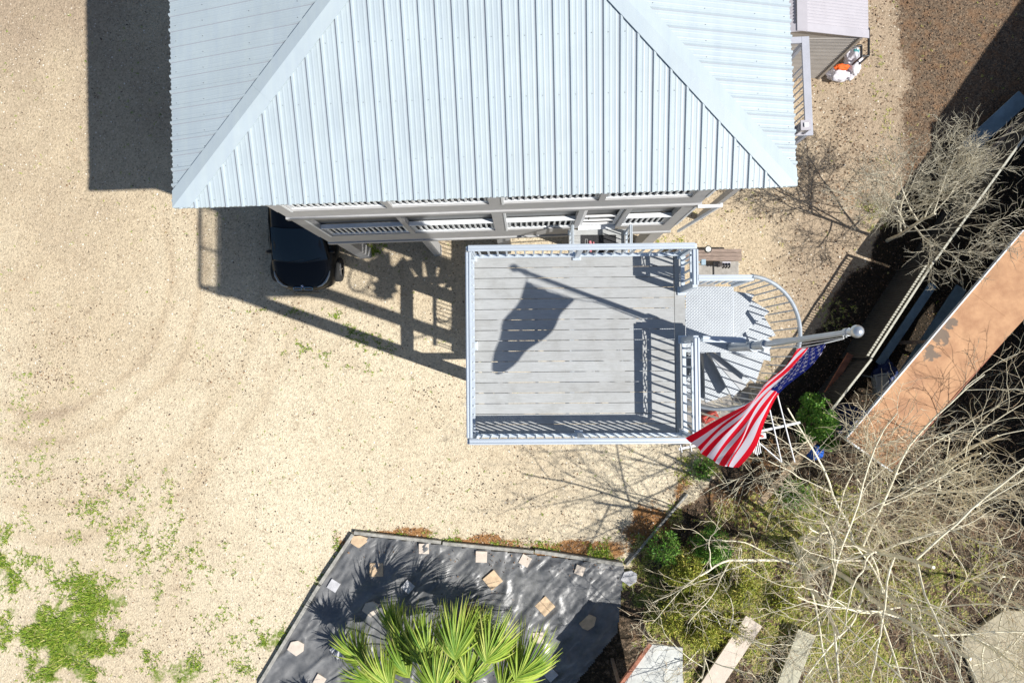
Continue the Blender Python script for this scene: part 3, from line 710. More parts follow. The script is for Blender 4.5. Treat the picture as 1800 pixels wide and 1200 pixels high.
# ---------------- spiral staircase ----------------
SC = Vector((2.70, .135, 0)); SR = .80
stair = thing('spiral_staircase', SC, 'galvanised spiral staircase with round handrail at the right side of the high deck', 'staircase')
m_arm = mat('grey_steel', (.40, .41, .42), .6, .0, var=.08)
def spiral():
    b = MB(); b.tube([SC + Vector((0, 0, gz(SC.x, SC.y) - .2)), SC + Vector((-.03, .01, DZ + .88))], .055, 16); b.build('centre_pole', [m_galv], stair)
    b = MB()     # landing plate
    poly = [(2.045, .93), (2.70, .93), (2.70, .10), (2.72, .10), (2.045, .10)]
    b.prism([(2.085, .935), (2.70, .935), (2.70, .09), (2.085, .09)], DZ - .006, DZ - .001, 0)
    for (p, q) in (((2.06, .93), (2.70, .93)), ((2.70, .93), (2.70, .20)), ((2.06, .095), (2.63, .095)), ((2.06, .5), (2.69, .5))): b.bar((p[0], p[1], DZ - .04), (q[0], q[1], DZ - .04), .02, .06, 1)
    b.build('landing_plate', [m_diamond, m_galv], stair, loc=(2.4, .5, DZ))
    nt_ = 46; da = R(25.5); rise = (DZ - .2) / (nt_ + 1) * 1.0
    def ang(k): return R(90) - k * da
    for k in range(nt_):
        z = DZ - .2 * (k + 1) * (DZ / (.2 * (nt_ + 1))) 
        a0, a1 = ang(k) + R(9), ang(k + 1)
        b = MB(); pts = [(SC.x + .05 * math.cos(a0), SC.y + .05 * math.sin(a0))]
        pts = [(SC.x + .055 * math.cos(a), SC.y + .055 * math.sin(a)) for a in (a0, a1)][::-1]
        # straight outer edge as on the photographed treads
        m_ = [(SC.x + SR * math.cos(a), SC.y + SR * math.sin(a)) for a in (a0, a1)]
        poly = [m_[0], m_[1]] + pts
        b.prism(poly, z - .005, z, 0)
        b.bar((pts[1][0], pts[1][1], z - .033), (m_[0][0], m_[0][1], z - .033), .006, .055, 1)
        b.bar((pts[0][0], pts[0][1], z - .026), (m_[1][0], m_[1][1], z - .026), .006, .04, 1)
        b.bar((m_[0][0], m_[0][1], z - .026), (m_[1][0], m_[1][1], z - .026), .006, .04, 1)
        c_ = Vector((SC.x, SC.y, z)); b.build('tread', [m_diamond, m_galv], stair, loc=c_)
    # handrail and balusters
    zs = DZ / (nt_ + 1) / da
    def zr(a): return DZ - (R(90) - a) * zs
    pts = []; a = R(90)
    while a > R(90) - nt_ * da:
        pts.append(SC + Vector(((SR + .05) * math.cos(a), (SR + .05) * math.sin(a), zr(a) + .735 + (.02 if a > R(88) else 0)))); a -= R(6)
    b = MB(); b.tube(pts, .026, 10); hr = b.build('handrail', [m_galv], stair)
    k = 0; a = R(86)
    tops = []
    while a > R(90) - nt_ * da + R(2) and k < 96:
        p = SC + Vector(((SR + .03) * math.cos(a), (SR + .03) * math.sin(a), 0)); z0 = zr(a) - .2 + .05
        b = MB(); b.tube([p + Vector((0, 0, z0 - .05)), p + Vector((0, 0, zr(a) + .72))], .0095, 6)
        if k == 0: first = b.build('baluster', [m_galv], stair, loc=(p.x, p.y, z0)); z00 = z0
        else: dup(first, stair, (p.x, p.y, z0))
        k += 1; a -= R(8.5) if k < 50 else R(19.5)
    # flat rails along landing
    n1 = rail_run((2.06, .965), (2.71, .965), DZ, stair, Vector((0, -1, 0)), base=False, n=7); 
    n2 = rail_run((2.11, .235), (2.62, .22), DZ, stair, Vector((0, 1, 0)), base=False, n=6)
    rail_post((2.70, .965), DZ, stair, False)
    for aa in (R(-78), R(-47)):
        z = DZ - 1.35; b = MB(); d = Vector((math.cos(aa), math.sin(aa), 0))
        q0, q1 = SC + d * .06, SC + d * (SR * .98); s_ = Vector((-d.y, d.x, 0))
        zz = zr(aa) - .14
        b.hexa([q0 - s_ * .03 + Vector((0, 0, zz - .16)), q1 - s_ * .055 + Vector((0, 0, zz - .05)), q1 + s_ * .055 + Vector((0, 0, zz - .05)), q0 + s_ * .03 + Vector((0, 0, zz - .16)),
                q0 - s_ * .03 + Vector((0, 0, zz + .02)), q1 - s_ * .055 + Vector((0, 0, zz + .02)), q1 + s_ * .055 + Vector((0, 0, zz + .02)), q0 + s_ * .03 + Vector((0, 0, zz + .02))])
        b.build('support_arm', [m_arm], stair)
spiral()

# ---------------- flagpole and flag ----------------
PB = SC + Vector((-.03, .01, 0)); PT = Vector((2.612, .215, 13.50))
fp = thing('flagpole', PB + Vector((0, 0, DZ + .8)), 'silver flagpole with a ball on top, clamped above the spiral staircase', 'flagpole')
p0 = PB + Vector((0, 0, DZ + .86))
def pl(z): t = (z - p0.z) / (PT.z - p0.z); return p0.lerp(PT, t)
b = MB(); b.tube([p0, pl(12.2), pl(12.21), PT], [.036, .033, .029, .024], 16); b.build('pole', [m_pole], fp)
b = MB(); b.tube([p0 + Vector((0, 0, -.05)), p0 + Vector((0, 0, .0)), pl(11.35)], [.05, .052, .050], 16); b.tube([pl(11.28), pl(11.40)], .058, 16); b.tube([p0 + Vector((0, 0, -.05)), p0 + Vector((0, 0, .06))], .066, 16)
b.box(pl(11.33) + Vector((0, -.05, 0)), (.05, .06, .09)); b.build('sleeve', [m_galv], fp)
b = MB(); b.sphere(PT + Vector((0, 0, .055)), .052, 24, 16); b.tube([PT + Vector((0, 0, -.10)), PT + Vector((0, 0, -.01)), PT + Vector((0, 0, .02))], [.030, .030, .018], 12); b.tube([PT + Vector((0, 0, -.14)), PT + Vector((0, 0, -.08))], .034, 12); b.build('finial', [m_pole], fp)
m_rope = mat('white_rope', (.7, .7, .68), .8)
hT, hB = at(1449, 603, 13.22), at(1403, 612, 12.50)
b = MB(); b.tube([PT + Vector((-.03, -.02, -.12)), PT + Vector((0, -.05, -.17)), hT], .006, 6); b.tube([hT, hB], .005, 6); b.tube([hB, pl(12.2) + Vector((0, -.05, 0)), pl(11.5) + Vector((0, -.06, 0))], .005, 6); b.tube([PT + Vector((0, -.04, -.12)), pl(12.6) + Vector((0, -.045, 0)), pl(11.5) + Vector((0, -.05, 0))], .004, 6)
b.build('halyard', [m_rope], fp)
def flag():
    TOP = [(0, 1450, 603, 13.22), (.2, 1421, 645, 13.17), (.4, 1368, 691, 13.08), (.6, 1347, 733, 13.05), (.8, 1325, 780, 13.03), (1, 1299, 822, 13.0)]
    MID = [(0, 1424, 611, 12.86), (.2, 1397, 643, 12.80), (.4, 1353, 682, 12.72), (.6, 1318, 727, 12.66), (.8, 1285, 768, 12.66), (1, 1254, 810, 12.68)]
    BOT = [(0, 1402, 611, 12.50), (.2, 1381, 641, 12.48), (.4, 1347, 674, 12.44), (.6, 1318, 704, 12.42), (.8, 1264, 735, 12.44), (1, 1206, 769, 12.50)]
    def cr(L, t):
        t = min(max(t, 0), 1) * (len(L) - 1); i = min(int(t), len(L) - 2); f = t - i
        P = [np.array(L[max(0, min(len(L) - 1, i + j))][1:], float) for j in (-1, 0, 1, 2)]
        return .5 * ((2 * P[1]) + (-P[0] + P[2]) * f + (2 * P[0] - 5 * P[1] + 4 * P[2] - P[3]) * f * f + (-P[0] + 3 * P[1] - 3 * P[2] + P[3]) * f ** 3)
    def S_(u, v):
        T, M_, B_ = cr(TOP, u), cr(MID, u), cr(BOT, u)
        q = T * (1 - v) * (1 - 2 * v) + M_ * 4 * v * (1 - v) + B_ * v * (2 * v - 1)
        p = at(q[0], q[1], q[2])
        p.z += .035 * math.sin(v * 13 + u * 3) * min(1, u * 4 + .2) + .02 * math.sin(v * 27 - u * 7) * (u * .7 + .3) + .018 * math.sin(u * 17 + v * 4)
        p.x += .012 * math.sin(v * 21 + u * 9)
        return p
    NU, NV = 90, 78; b = MB()
    vs = [S_(i / NU, j / NV) for i in range(NU + 1) for j in range(NV + 1)]
    fs = []; mi = []
    for i in range(NU):
        for j in range(NV):
            u, v = (i + .5) / NU, (j + .5) / NV
            a = i * (NV + 1) + j; fs.append((a, a + NV + 1, a + NV + 2, a + 1))
            s = int(v * 13)
            mi.append(2 if (u < .4 and v < 7 / 13) else (0 if s % 2 == 0 else 1))
    b.add(vs, fs, 0, True); b.m = mi
    def nrm(u, v):
        e = .004; a = S_(u + e, v) - S_(u - e, v); c = S_(u, v + e) - S_(u, v - e); n = a.cross(c).normalized(); return n
    for r in range(9):
        for c in range(6 if r % 2 == 0 else 5):
            uc = .4 * ((2 * c + 1 + (r % 2)) / 12); vc = 7 / 13 * ((r + 1) / 10)
            ru, rv = .022, .039
            ring = [(uc + ru * (1 if k % 2 == 0 else .40) * math.sin(k * math.pi / 5), vc - rv * (1 if k % 2 == 0 else .40) * math.cos(k * math.pi / 5)) for k in range(10)]
            for sg in (1, -1):
                pts = [S_(uc, vc) + nrm(uc, vc) * sg * .007] + [S_(u, v) + nrm(uc, vc) * sg * .007 for u, v in ring]
                f_ = [(0, 1 + k, 1 + (k + 1) % 10) for k in range(10)]
                if sg < 0: f_ = [t[::-1] for t in f_]
                b.add(pts, f_, 1)
    def cloth(n, c):
        m = bpy.data.materials.new(n); m.use_nodes = True; N = m.node_tree.nodes; L = m.node_tree.links
        p = N['Principled BSDF']; p.inputs['Base Color'].default_value = (*c, 1); p.inputs['Roughness'].default_value = .75; p.inputs['Specular IOR Level'].default_value = .25
        tr = N.new('ShaderNodeBsdfTranslucent'); tr.inputs[0].default_value = (*c, 1); mx = N.new('ShaderNodeMixShader'); mx.inputs[0].default_value = .45
        nz = N.new('ShaderNodeTexNoise'); nz.inputs['Scale'].default_value = 14; tc = N.new('ShaderNodeTexCoord'); L.new(tc.outputs['Object'], nz.inputs[0])
        bp = N.new('ShaderNodeBump'); bp.inputs['Distance'].default_value = .02; bp.inputs['Strength'].default_value = .35; L.new(nz.outputs[0], bp.inputs['Height']); L.new(bp.outputs[0], p.inputs['Normal'])
        L.new(p.outputs[0], mx.inputs[1]); L.new(tr.outputs[0], mx.inputs[2]); L.new(mx.outputs[0], N['Material Output'].inputs[0]); return m
    tag(b.build('flag', [cloth('flag_red', (.95, .008, .03)), cloth('flag_white', (.92, .84, .95)), cloth('flag_blue', (.006, .014, .16))]),
        'American flag with red and white stripes and starred blue canton flying from the pole', 'flag', )
flag()

# ---------------- car ----------------
m_paint = mat('black_car_paint', (.006, .0065, .008), .32, 0, coat=.08, spec=.35)
m_cglass = mat('tinted_car_glass', (.008, .02, .028), .10, 0, spec=.55, coat=.1)
m_tyre = mat('tyre_rubber', (.02, .02, .02), .85, bump=.1)
m_rim = mat('alloy_rim', (.30, .31, .33), .3, .8)
m_blue = mat('badge_blue', (.02, .10, .45), .3); m_chrome = mat('chrome', (.6, .62, .65), .15, 1)
m_gblue = mat('grille_blue_ring', (.10, .28, .50), .3, .4)
m_hl = mat('headlight_glass', (.35, .38, .40), .1, .3)
CX, CY = -6.02, 1.83
car = thing('parked_car', (CX, CY + 2, 0), 'black compact car parked nose-out under the left end of the house', 'car')
def cp(x, y, z): return Vector((CX + x, CY + y, z))
def car_build():
    ST = [(-.005, .50, .60, .42), (.03, .62, .70, .30), (.10, .74, .775, .22), (.22, .82, .83, .20), (.42, .87, .90, .20), (.66, .885, .965, .20), (.9, .89, 1.0, .20), (1.4, .89, 1.02, .2), (2.4, .89, 1.03, .2), (3.3, .89, 1.06, .2), (3.8, .85, 1.06, .22), (3.97, .75, 1.0, .35), (4.0, .6, .9, .5)]
    b = MB(); n = 15; vs = []
    for (y, w_, zt, zb) in ST:
        h = zt - zb
        half = [(0, zt), (.35, zt - .004), (.62, zt - .018), (.80, zt - .05), (.91, zt - .11), (.975, zt - .22), (1.0, zb + h * .5), (.985, zb + h * .22), (.93, zb)]
        ring = [(-x, z) for x, z in half[::-1]] + [(x, z) for x, z in half[1:]]
        for x, z in ring: vs.append(cp(x * w_, y + (.10 * (abs(x)) ** 3 if y < .5 else 0), z))
    m = 17
    fs = [(i * m + k, i * m + k + 1, (i + 1) * m + k + 1, (i + 1) * m + k) for i in range(len(ST) - 1) for k in range(m - 1)]
    fs += [(i * m + m - 1, i * m, (i + 1) * m, (i + 1) * m + m - 1) for i in range(len(ST) - 1)]
    fs += [tuple(range(m)), tuple(range((len(ST) - 1) * m, len(ST) * m))[::-1]]
    b.add(vs, fs, 0, True)
    body = b.build('body', [m_paint], car)
    s = body.modifiers.new('s', 'SUBSURF'); s.levels = s.render_levels = 1
    # cabin: roof and pillars in paint, glass panels proud of it
    def ring(y, wb, wt, zt, zb=.98): return [(-wb, zb), (-wb * .97, zb + (zt - zb) * .35), (-wt * 1.03, zt - .10), (-wt * .88, zt - .025), (-wt * .45, zt), (0, zt + .006), (wt * .45, zt), (wt * .88, zt - .025), (wt * 1.03, zt - .10), (wb * .97, zb + (zt - zb) * .35), (wb, zb)]
    CS = [(.70, .78, .74, 1.02, .94), (1.10, .80, .70, 1.27, .96), (1.50, .81, .66, 1.46, .96), (1.75, .81, .65, 1.525, .96), (2.2, .81, .65, 1.565, .96), (3.0, .81, .64, 1.55, .96), (3.5, .79, .60, 1.45, .96), (3.9, .72, .62, 1.06, .96)]
    b = MB(); vs = []
    for (y, wb, wt, zt, zb) in CS:
        for x, z in ring(y, wb, wt, zt, zb): vs.append(cp(x, y + .10 * (abs(x) / .8) ** 2 * (1 if y < 1.6 else 0), z))
    m = 11
    b.add(vs, [(i * m + k, i * m + k + 1, (i + 1) * m + k + 1, (i + 1) * m + k) for i in range(len(CS) - 1) for k in range(m - 1)], 0, True)
    cab = b.build('cabin', [m_paint], car)
    b = MB(); vs = []; rows = 7                          # windshield
    for i in range(rows):
        t = i / (rows - 1); y = .73 + t * .80
        zc = [1.02 + .455 * (t ** .92)][0]; wd = .735 - .10 * t
        for k in range(9):
            x = -wd + 2 * wd * k / 8; f = x / wd
            vs.append(cp(x, y + .10 * (abs(x) / .8) ** 2, zc + .030 - .055 * f ** 4 + .006 * (1 - f * f)))
    b.add(vs, [(i * 9 + k, i * 9 + k + 1, (i + 1) * 9 + k + 1, (i + 1) * 9 + k) for i in range(rows - 1) for k in range(8)], 0, True)
    b.build('windshield', [m_cglass], car)
    b = MB()
    for sx in (-1, 1):
        vs = [cp(sx * .815, 1.05, 1.02), cp(sx * .835, 1.6, 1.02), cp(sx * .835, 3.3, 1.05), cp(sx * .69, 3.2, 1.43), cp(sx * .70, 1.75, 1.44), cp(sx * .76, 1.3, 1.26)]
        b.add(vs, [(0, 1, 2, 3, 4, 5)] if sx < 0 else [(5, 4, 3, 2, 1, 0)])
    b.build('side_windows', [m_cglass], car)
    for sx in (-1, 1):
        b = MB()     # kidney opening: a flattened ring
        c0 = cp(sx * .145, .055, .735); pts = []
        for k in range(21):
            a = 2 * math.pi * k / 20; r_ = (abs(math.cos(a)) ** 4 + abs(math.sin(a)) ** 4) ** -.25
            pts.append(c0 + Vector((math.cos(a) * r_ * .115, math.sin(a) * r_ * .030 - .0, -math.cos(a) * sx * .006 + math.sin(a) * r_ * .035 + .012)))
        b.add([c0 + Vector((0, 0, .010))] + pts, [(0, i, i + 1) for i in range(1, 21)], 1)
        b.tube(pts, .0085, 6, 0, cap=False); b.build('grille', [m_gblue, m_black], car)
        b = MB(); pts = [cp(sx * .40, .10, .76), cp(sx * .52, .14, .785), cp(sx * .64, .24, .815), cp(sx * .725, .40, .835), cp(sx * .75, .52, .84)]
        b.tube(pts, [.012, .026, .034, .028, .012], 8); b.build('headlight', [m_hl], car)
        b = MB(); pts = [cp(sx * .50, .22, .86), cp(sx * .66, .42, .905), cp(sx * .70, .68, .975)]
        b.tube(pts, .006, 5); b.build('bonnet_edge', [m_black], car)
        b = MB(); b.sphere(cp(sx * .84, 1.02, .98), .085, 14, 8, sc=(1.1, .6, .7)); b.bar(cp(sx * .76, 1.05, 1.0), cp(sx * .84, 1.03, 1.0), .05, .03); b.build('wing_mirror', [m_paint], car)
        for y in (.62, 3.2):
            c0 = cp(sx * .835, y, .335)
            b = MB()
            pr = [(.20, -.09), (.315, -.095), (.335, -.06), (.335, .06), (.315, .095), (.20, .09)]; N_ = 28
            vs = [c0 + Vector((p[1], p[0] * math.cos(2 * math.pi * k / N_), p[0] * math.sin(2 * math.pi * k / N_))) for k in range(N_) for p in pr]
            b.add(vs, [(k * 6 + j, k * 6 + j + 1, ((k + 1) % N_) * 6 + j + 1, ((k + 1) % N_) * 6 + j) for k in range(N_) for j in range(5)], 0, True)
            wh = b.build('wheel', [m_tyre], car, loc=c0)
            b = MB(); b.tube([c0 + Vector((-sx * .02, 0, 0)), c0 + Vector((sx * .05, 0, 0))], .205, 24, 1)
            for k in range(5):
                a = 2 * math.pi * k / 5; d = Vector((0, math.cos(a), math.sin(a))); o_ = Vector((sx * .062, 0, 0))
                b.bar(c0 + o_ + d * .02, c0 + o_ + d * .20, .04, .022)
            b.tube([c0 + Vector((sx * .05, 0, 0)), c0 + Vector((sx * .08, 0, 0))], .035, 10); b.build('rim', [m_rim, m_black], wh)
    # roundel badge: black ring, blue and white quarters
    c0 = cp(0, .115, .797); b = MB(); n_ = Vector((0, -.55, 1)).normalized(); ex = Vector((1, 0, 0)); ey = n_.cross(ex)
    def disc(r0, r1, a0, a1, h, mi):
        N_ = 6; vs = []
        for k in range(N_ + 1):
            a = a0 + (a1 - a0) * k / N_; d = ex * math.cos(a) + ey * math.sin(a); vs += [c0 + d * r0 + n_ * h, c0 + d * r1 + n_ * h]
        b.add(vs, [(2 * k, 2 * k + 1, 2 * k + 3, 2 * k + 2) for k in range(N_)], mi)
    for k in range(4):
        disc(.0, .028, k * math.pi / 2, (k + 1) * math.pi / 2, .012, k % 2); disc(.028, .041, k * math.pi / 2, (k + 1) * math.pi / 2, .012, 2); disc(.041, .045, k * math.pi / 2, (k + 1) * math.pi / 2, .012, 3)
    b.build('emblem', [m_blue, m_white, m_black, m_chrome], car)
    b = MB(); b.bar(cp(-.35, -.02, .42), cp(.35, -.02, .42), .02, .10); b.build('lower_grille', [m_black], car)
    for x0 in (-.30, .12):
        b = MB(); b.tube([cp(x0, .72, 1.055), cp(x0 + .45, .80, 1.095)], .007, 5); b.build('wiper', [m_black], car)
car_build()

# ---------------- steel shed, bag, rack ----------------
def shed():
    z = 2.40; xr, xl, xm, y0, y1, zr = 8.33, 4.85, 6.56, 7.80, 13.2, 2.80
    t = thing('metal_shed', (xm, 10.5, 0), 'grey corrugated steel shed with ribbed gable roof at the upper right of the house', 'shed')
    for (xa, za, xb, zb) in ((xl, z, xm, zr), (xr, z, xm, zr)):
        b = MB(); n = 284; vs = []
        for i in range(n + 1):
            y = y0 + (y1 - y0) * i / n; h = .016 if i % 4 in (1, 2) else 0
            vs += [(xa, y, za + h), (xb, y, zb + h), (xa, y, za + h - .03), (xb, y, zb + h - .03)]
        b.add(vs, [(4 * i, 4 * i + 1, 4 * i + 5, 4 * i + 4) for i in range(n)] + [(4 * i + 2, 4 * i + 6, 4 * i + 7, 4 * i + 3) for i in range(n)] + [(4 * i, 4 * i + 4, 4 * i + 6, 4 * i + 2) for i in range(n)])
        rf = b.build('roof', [m_shed], t)
    b = MB(); b.bar((xm, y0 - .02, zr + .03), (xm, y1, zr + .03), .24, .03)
    for (xa, za) in ((xl, z), (xr, z)):
        b.hexa([Vector((xa, y0 - .03, za + .02)), Vector((xm, y0 - .03, zr + .02)), Vector((xm, y0 + .16, zr + .02)), Vector((xa, y0 + .16, za + .02)), Vector((xa, y0 - .03, za + .04)), Vector((xm, y0 - .03, zr + .045)), Vector((xm, y0 + .16, zr + .045)), Vector((xa, y0 + .16, za + .04))])
    b.build('ridge_flashing', [m_shed], t)
    b = MB(); X0_, X1_ = xl + .17, xr - .18; Y = y0 + .02; n = 30
    for i in range(n):                       # corrugations run level across the end wall
        za, zb = z * i / n - .03, z * (i + 1) / n - .03
        zm = (za + zb) / 2
        b.add([(X0_, Y, za), (X1_, Y, za), (X1_, Y - .024, zm - .01), (X0_, Y - .024, zm - .01), (X1_, Y - .024, zm + .01), (X0_, Y - .024, zm + .01), (X1_, Y, zb), (X0_, Y, zb)], [(0, 1, 2, 3), (3, 2, 4, 5), (5, 4, 6, 7)])
    b.add([(X0_, Y, z - .03), (X1_, Y, z - .03), (xm, Y, zr - .04)], [(0, 1, 2)])
    b.bar((X1_, Y - .01, 1.2 * 2 + .0), (X1_, Y - .01, -.05), .07, .07)
    b.add([(X0_, Y, -.05), (X0_, y1, -.05), (X0_, y1, z), (X0_, Y, z), (X1_, Y, -.05), (X1_, y1, -.05), (X1_, y1, z), (X1_, Y, z)], [(0, 3, 2, 1), (4, 5, 6, 7)])
    b.build('wall', [m_shedw], t)
shed()
b = MB()
P = [at(1519, 50, .9), at(1527, 50, .9), at(1527, 98, .9), at(1514, 100, .9), at(1514, 80, .9), at(1497, 84, .9)]
for a, c in zip(P, P[1:]): b.tube([a, c], .03, 6)
for q in (P[2], P[3], P[5]): b.tube([q, Vector((q.x, q.y, gz(q.x, q.y) - .02))], .028, 6)
tag(b.build('metal_rack', [m_black]), 'thin black tube frame standing beside the corrugated shed', 'rack')
def lump(c, rx, ry, rz_, seed, m, name, label, cat, fold=.35):
    b = MB(); b.sphere((0, 0, 0), 1, 40, 24)
    vs = []
    for v in b.v:
        v = Vector(v); n1 = mnoise.fractal(v * 1.7 + Vector((seed, 0, 0)), 1, 2, 4); n2 = abs(mnoise.noise(v * 3.3 + Vector((0, seed, 0))))
        k = 1 + fold * n1 - fold * .5 * n2
        vs.append((c[0] + v.x * rx * k, c[1] + v.y * ry * k, max(gz(c[0], c[1]) - .01, c[2] + v.z * rz_ * k)))
    b.v = vs; return tag(b.build(name, [m]), label, cat)
m_cw = mat('white_cloth', (.72, .70, .76), .7, var=.1, vscale=3, bump=.3, bscale=10); m_or = mat('orange_cloth', (.85, .13, .015), .7, bump=.2); m_teal = mat('teal_cloth', (.08, .30, .32), .7)
q = at(1500, 108, .3); lump((q.x, q.y, .22), .24, .42, .26, 3, m_cw, 'tarp_bundle', 'crumpled white tarp heaped against the shed, nearest the black frame', 'tarp')
q = at(1481, 126, .3); lump((q.x, q.y, .16), .34, .20, .22, 9, m_cw, 'tarp_bundle', 'crumpled white tarp at the shed corner with an orange cloth lying on it', 'tarp')
q = at(1480, 118, .4); lump((q.x, q.y, .40), .20, .085, .07, 5, m_or, 'cloth', 'bright orange cloth lying on the white tarp beside the shed', 'cloth', .3)
q = at(1505, 91, .4); lump((q.x, q.y, .42), .08, .10, .05, 7, m_teal, 'cloth', 'small teal cloth on the white tarp beside the black frame', 'cloth', .3)

# ---------------- things at the foot of the deck ----------------
b = MB(); z = .42
for k, (ya, yb) in enumerate(((437.5, 443.5), (444.2, 450), (450.6, 458))):
    a, c = at(1190, (ya + yb) / 2, z), at(1303, (ya + yb) / 2 + .5, z); b.bar(a, c, abs(at(1200, ya, z).y - at(1200, yb, z).y), .05)
wb = thing('timber_bench', at(1250, 448, 0), 'low bench of three weathered brown planks beside the top right corner of the deck', 'bench')
b.build('seat', [m_wood], wb)
for px in (1200, 1292):
    b = MB(); q = at(px, 448, z); b.box((q.x, q.y, .18), (.09, .26, .42)); b.build('leg', [m_wood], wb)
b = MB(); q = at(1275.5, 476, 0); z0 = gz(q.x, q.y)
b.box((q.x, q.y, z0 + .04), (.68, .52, .12)); tag(b.build('concrete_pad', [m_conc], bevel=.015), 'small pale concrete pad on the sand below the bench at the stair', 'concrete pad')
b = MB(); q = at(1240, 500, 0); b.box((q.x + .02, q.y - .05, z0 + .01), (.50, 1.2, .08)); tag(b.build('concrete_slab', [m_conc], bevel=.015), 'darker grey concrete slab beneath the top right of the deck, beside the bench', 'concrete slab')
vu = thing('meter_box', at(1276, 461, 0), 'small grey finned meter box standing on the pale concrete pad', 'meter box')
b = MB(); q = at(1277, 463, .5); b.box((q.x, q.y, .30), (.22, .10, .42)); b.build('case', [m_shed], vu)
for k in range(3):
    b = MB(); c0 = Vector((q.x - .075 + k * .075, q.y - .065, .50)); b.tube([c0 + Vector((0, .06, .02)), c0 + Vector((0, .02, .05)), c0 + Vector((0, -.03, .03)), c0 + Vector((0, -.04, -.1))], .022, 8); b.build('meter_tube', [m_black], vu)
lp = thing('path_lamp', at(1244, 441, 0), 'round black-rimmed lamp with a cream lens above the end of the bench', 'lamp')
q = at(1245, 438, 3.2); b = MB(); b.tube([q + Vector((0, 0, -.05)), q], .085, 24); b.tube([q + Vector((-.06, .0, -.03)), q + Vector((-.25, .0, -.04)), q + Vector((-.40, -.06, -.08)), Vector((1.80, q.y - .15, 3.05))], .014, 6); b.build('housing', [m_black], lp)
b = MB(); b.tube([q + Vector((0, 0, .0005)), q + Vector((0, 0, .014))], .060, 24); b.build('lens', [m_lamp], lp)
b = MB(); q = at(1236, 461, 3.0); b.box(q, (.10, .13, .10)); b.bar(q + Vector((-.05, 0, 0)), Vector((1.80, q.y, 2.95)), .03, .03)
tag(b.build('junction_box', [mat('box_grey_blue', (.30, .40, .47), .5)]), 'small blue-grey box on an arm between the lamp and the stair rail', 'junction box')
b = MB(); q = at(1255, 722, 0); b.box((q.x, q.y, gz(q.x, q.y) + .02), (1.9, 1.05, .08)); tag(b.build('concrete_slab', [m_conc], bevel=.015), 'grey concrete slab at the foot of the spiral staircase, behind the flag', 'concrete slab')
m_redp = mat('red_paint', (.5, .05, .03), .5)
b = MB(); q = at(1248, 733, .3); b.box((q.x, q.y, .22), (.42, .2, .34), .5); b.box((q.x + .02, q.y, .42), (.3, .05, .04), .5); tag(b.build('toolbox', [m_redp], bevel=.02), 'red box on the slab, half hidden by the striped end of the flag', 'box')

# television aerial
ant = thing('aerial', at(1340, 760, 0), 'white television aerial with long rods beside the starred end of the flag', 'aerial')
def aerial():
    h = 7.4
    b = MB(); A, B_ = at(1193, 789, h), at(1406, 742, h); b.bar(A, B_, .035, .035); b.build('boom', [m_white], ant)
    def rod(p, q, r=.011, dz=.03):
        b = MB(); b.tube([at(p[0], p[1], h + dz), at(q[0], q[1], h + dz)], r, 6); return b.build('rod', [m_white], ant)
    rod((1349, 702), (1374, 812)); rod((1362, 676), (1397, 812)); rod((1331, 775), (1373, 811), dz=.02)
    for k in range(5): rod((1317 + k * 3.2, 752 - k * .4), (1325 + k * 3.1, 800 - abs(k - 2) * 2), .009)
    rod((1196, 781), (1199, 795), .009); rod((1213, 778), (1216, 793), .009); rod((1307, 755), (1317, 796), .008); rod((1301, 760), (1309, 790), .008)
    b = MB(); q = at(1339, 766, h); b.box(q + Vector((0, 0, -.03)), (.14, .09, .07), .1); b.tube([q + Vector((0, 0, .0)), q + Vector((0, 0, .04))], .025, 10, 1); b.build('feed_box', [m_white, m_redp], ant)
    b = MB(); q = at(1333, 757, h); b.tube([Vector((q.x, q.y, gz(q.x, q.y) - .1)), q], .024, 8); b.build('mast', [m_galv], ant)
aerial()

# ---------------- planting bed ----------------
def bed():
    b = MB(); pts = [at(x, y, 0) for x, y in ((619, 936), (1098, 991), (1086, 1110), (1000, 1215), (900, 1330), (375, 1330), (444, 1216))]
    poly = [(p.x, p.y) for p in pts]
    xs = [p[0] for p in poly]; ys = [p[1] for p in poly]
    st = .045; nx = int((max(xs) - min(xs)) / st) + 1; ny = int((max(ys) - min(ys)) / st) + 1
    gx = min(xs) + np.arange(nx + 1) * st; gy = min(ys) + np.arange(ny + 1) * st; X, Y = np.meshgrid(gx, gy)
    U = X * .75 + Y * .66; W_ = -X * .66 + Y * .75
    Z = gzv(X, Y) + .035 + .085 * (1 - np.abs(fbm(U * .7, W_ * 2.2, 1.0, 31, 4))) ** 4 + .038 * fbm(U * 1.2, W_ * 3.4, 1.6, 37, 4)
    ins = np.zeros(X.shape, bool); n = len(poly)
    for i in range(n):
        x0, y0 = poly[i]; x1, y1 = poly[(i + 1) % n]
        with np.errstate(divide='ignore', invalid='ignore'): ins ^= ((y0 > Y) != (y1 > Y)) & (X < (x1 - x0) * (Y - y0) / (y1 - y0) + x0)
    V = np.stack([X, Y, Z], -1).reshape(-1, 3); w_ = nx + 1; fs = []
    for j in range(ny):
        for i in range(nx):
            if ins[j, i] and ins[j, i + 1] and ins[j + 1, i] and ins[j + 1, i + 1]:
                a = j * w_ + i; fs.append((a, a + 1, a + w_ + 1, a + w_))
    used = sorted(set(k for f in fs for k in f)); mp = {k: i for i, k in enumerate(used)}
    b.add([V[k] for k in used], [tuple(mp[k] for k in f) for f in fs], 0, True)
    m = mat('weed_fabric', (.08, .084, .090), .42, 0, bump=.5, bscale=7, spec=.9, vscale=1.6, col2=(.20, .20, .20))
    tag(b.build('weed_fabric', [m]), 'wrinkled black weed fabric sheet covering the planting bed around the palm', 'ground sheet')
bed()
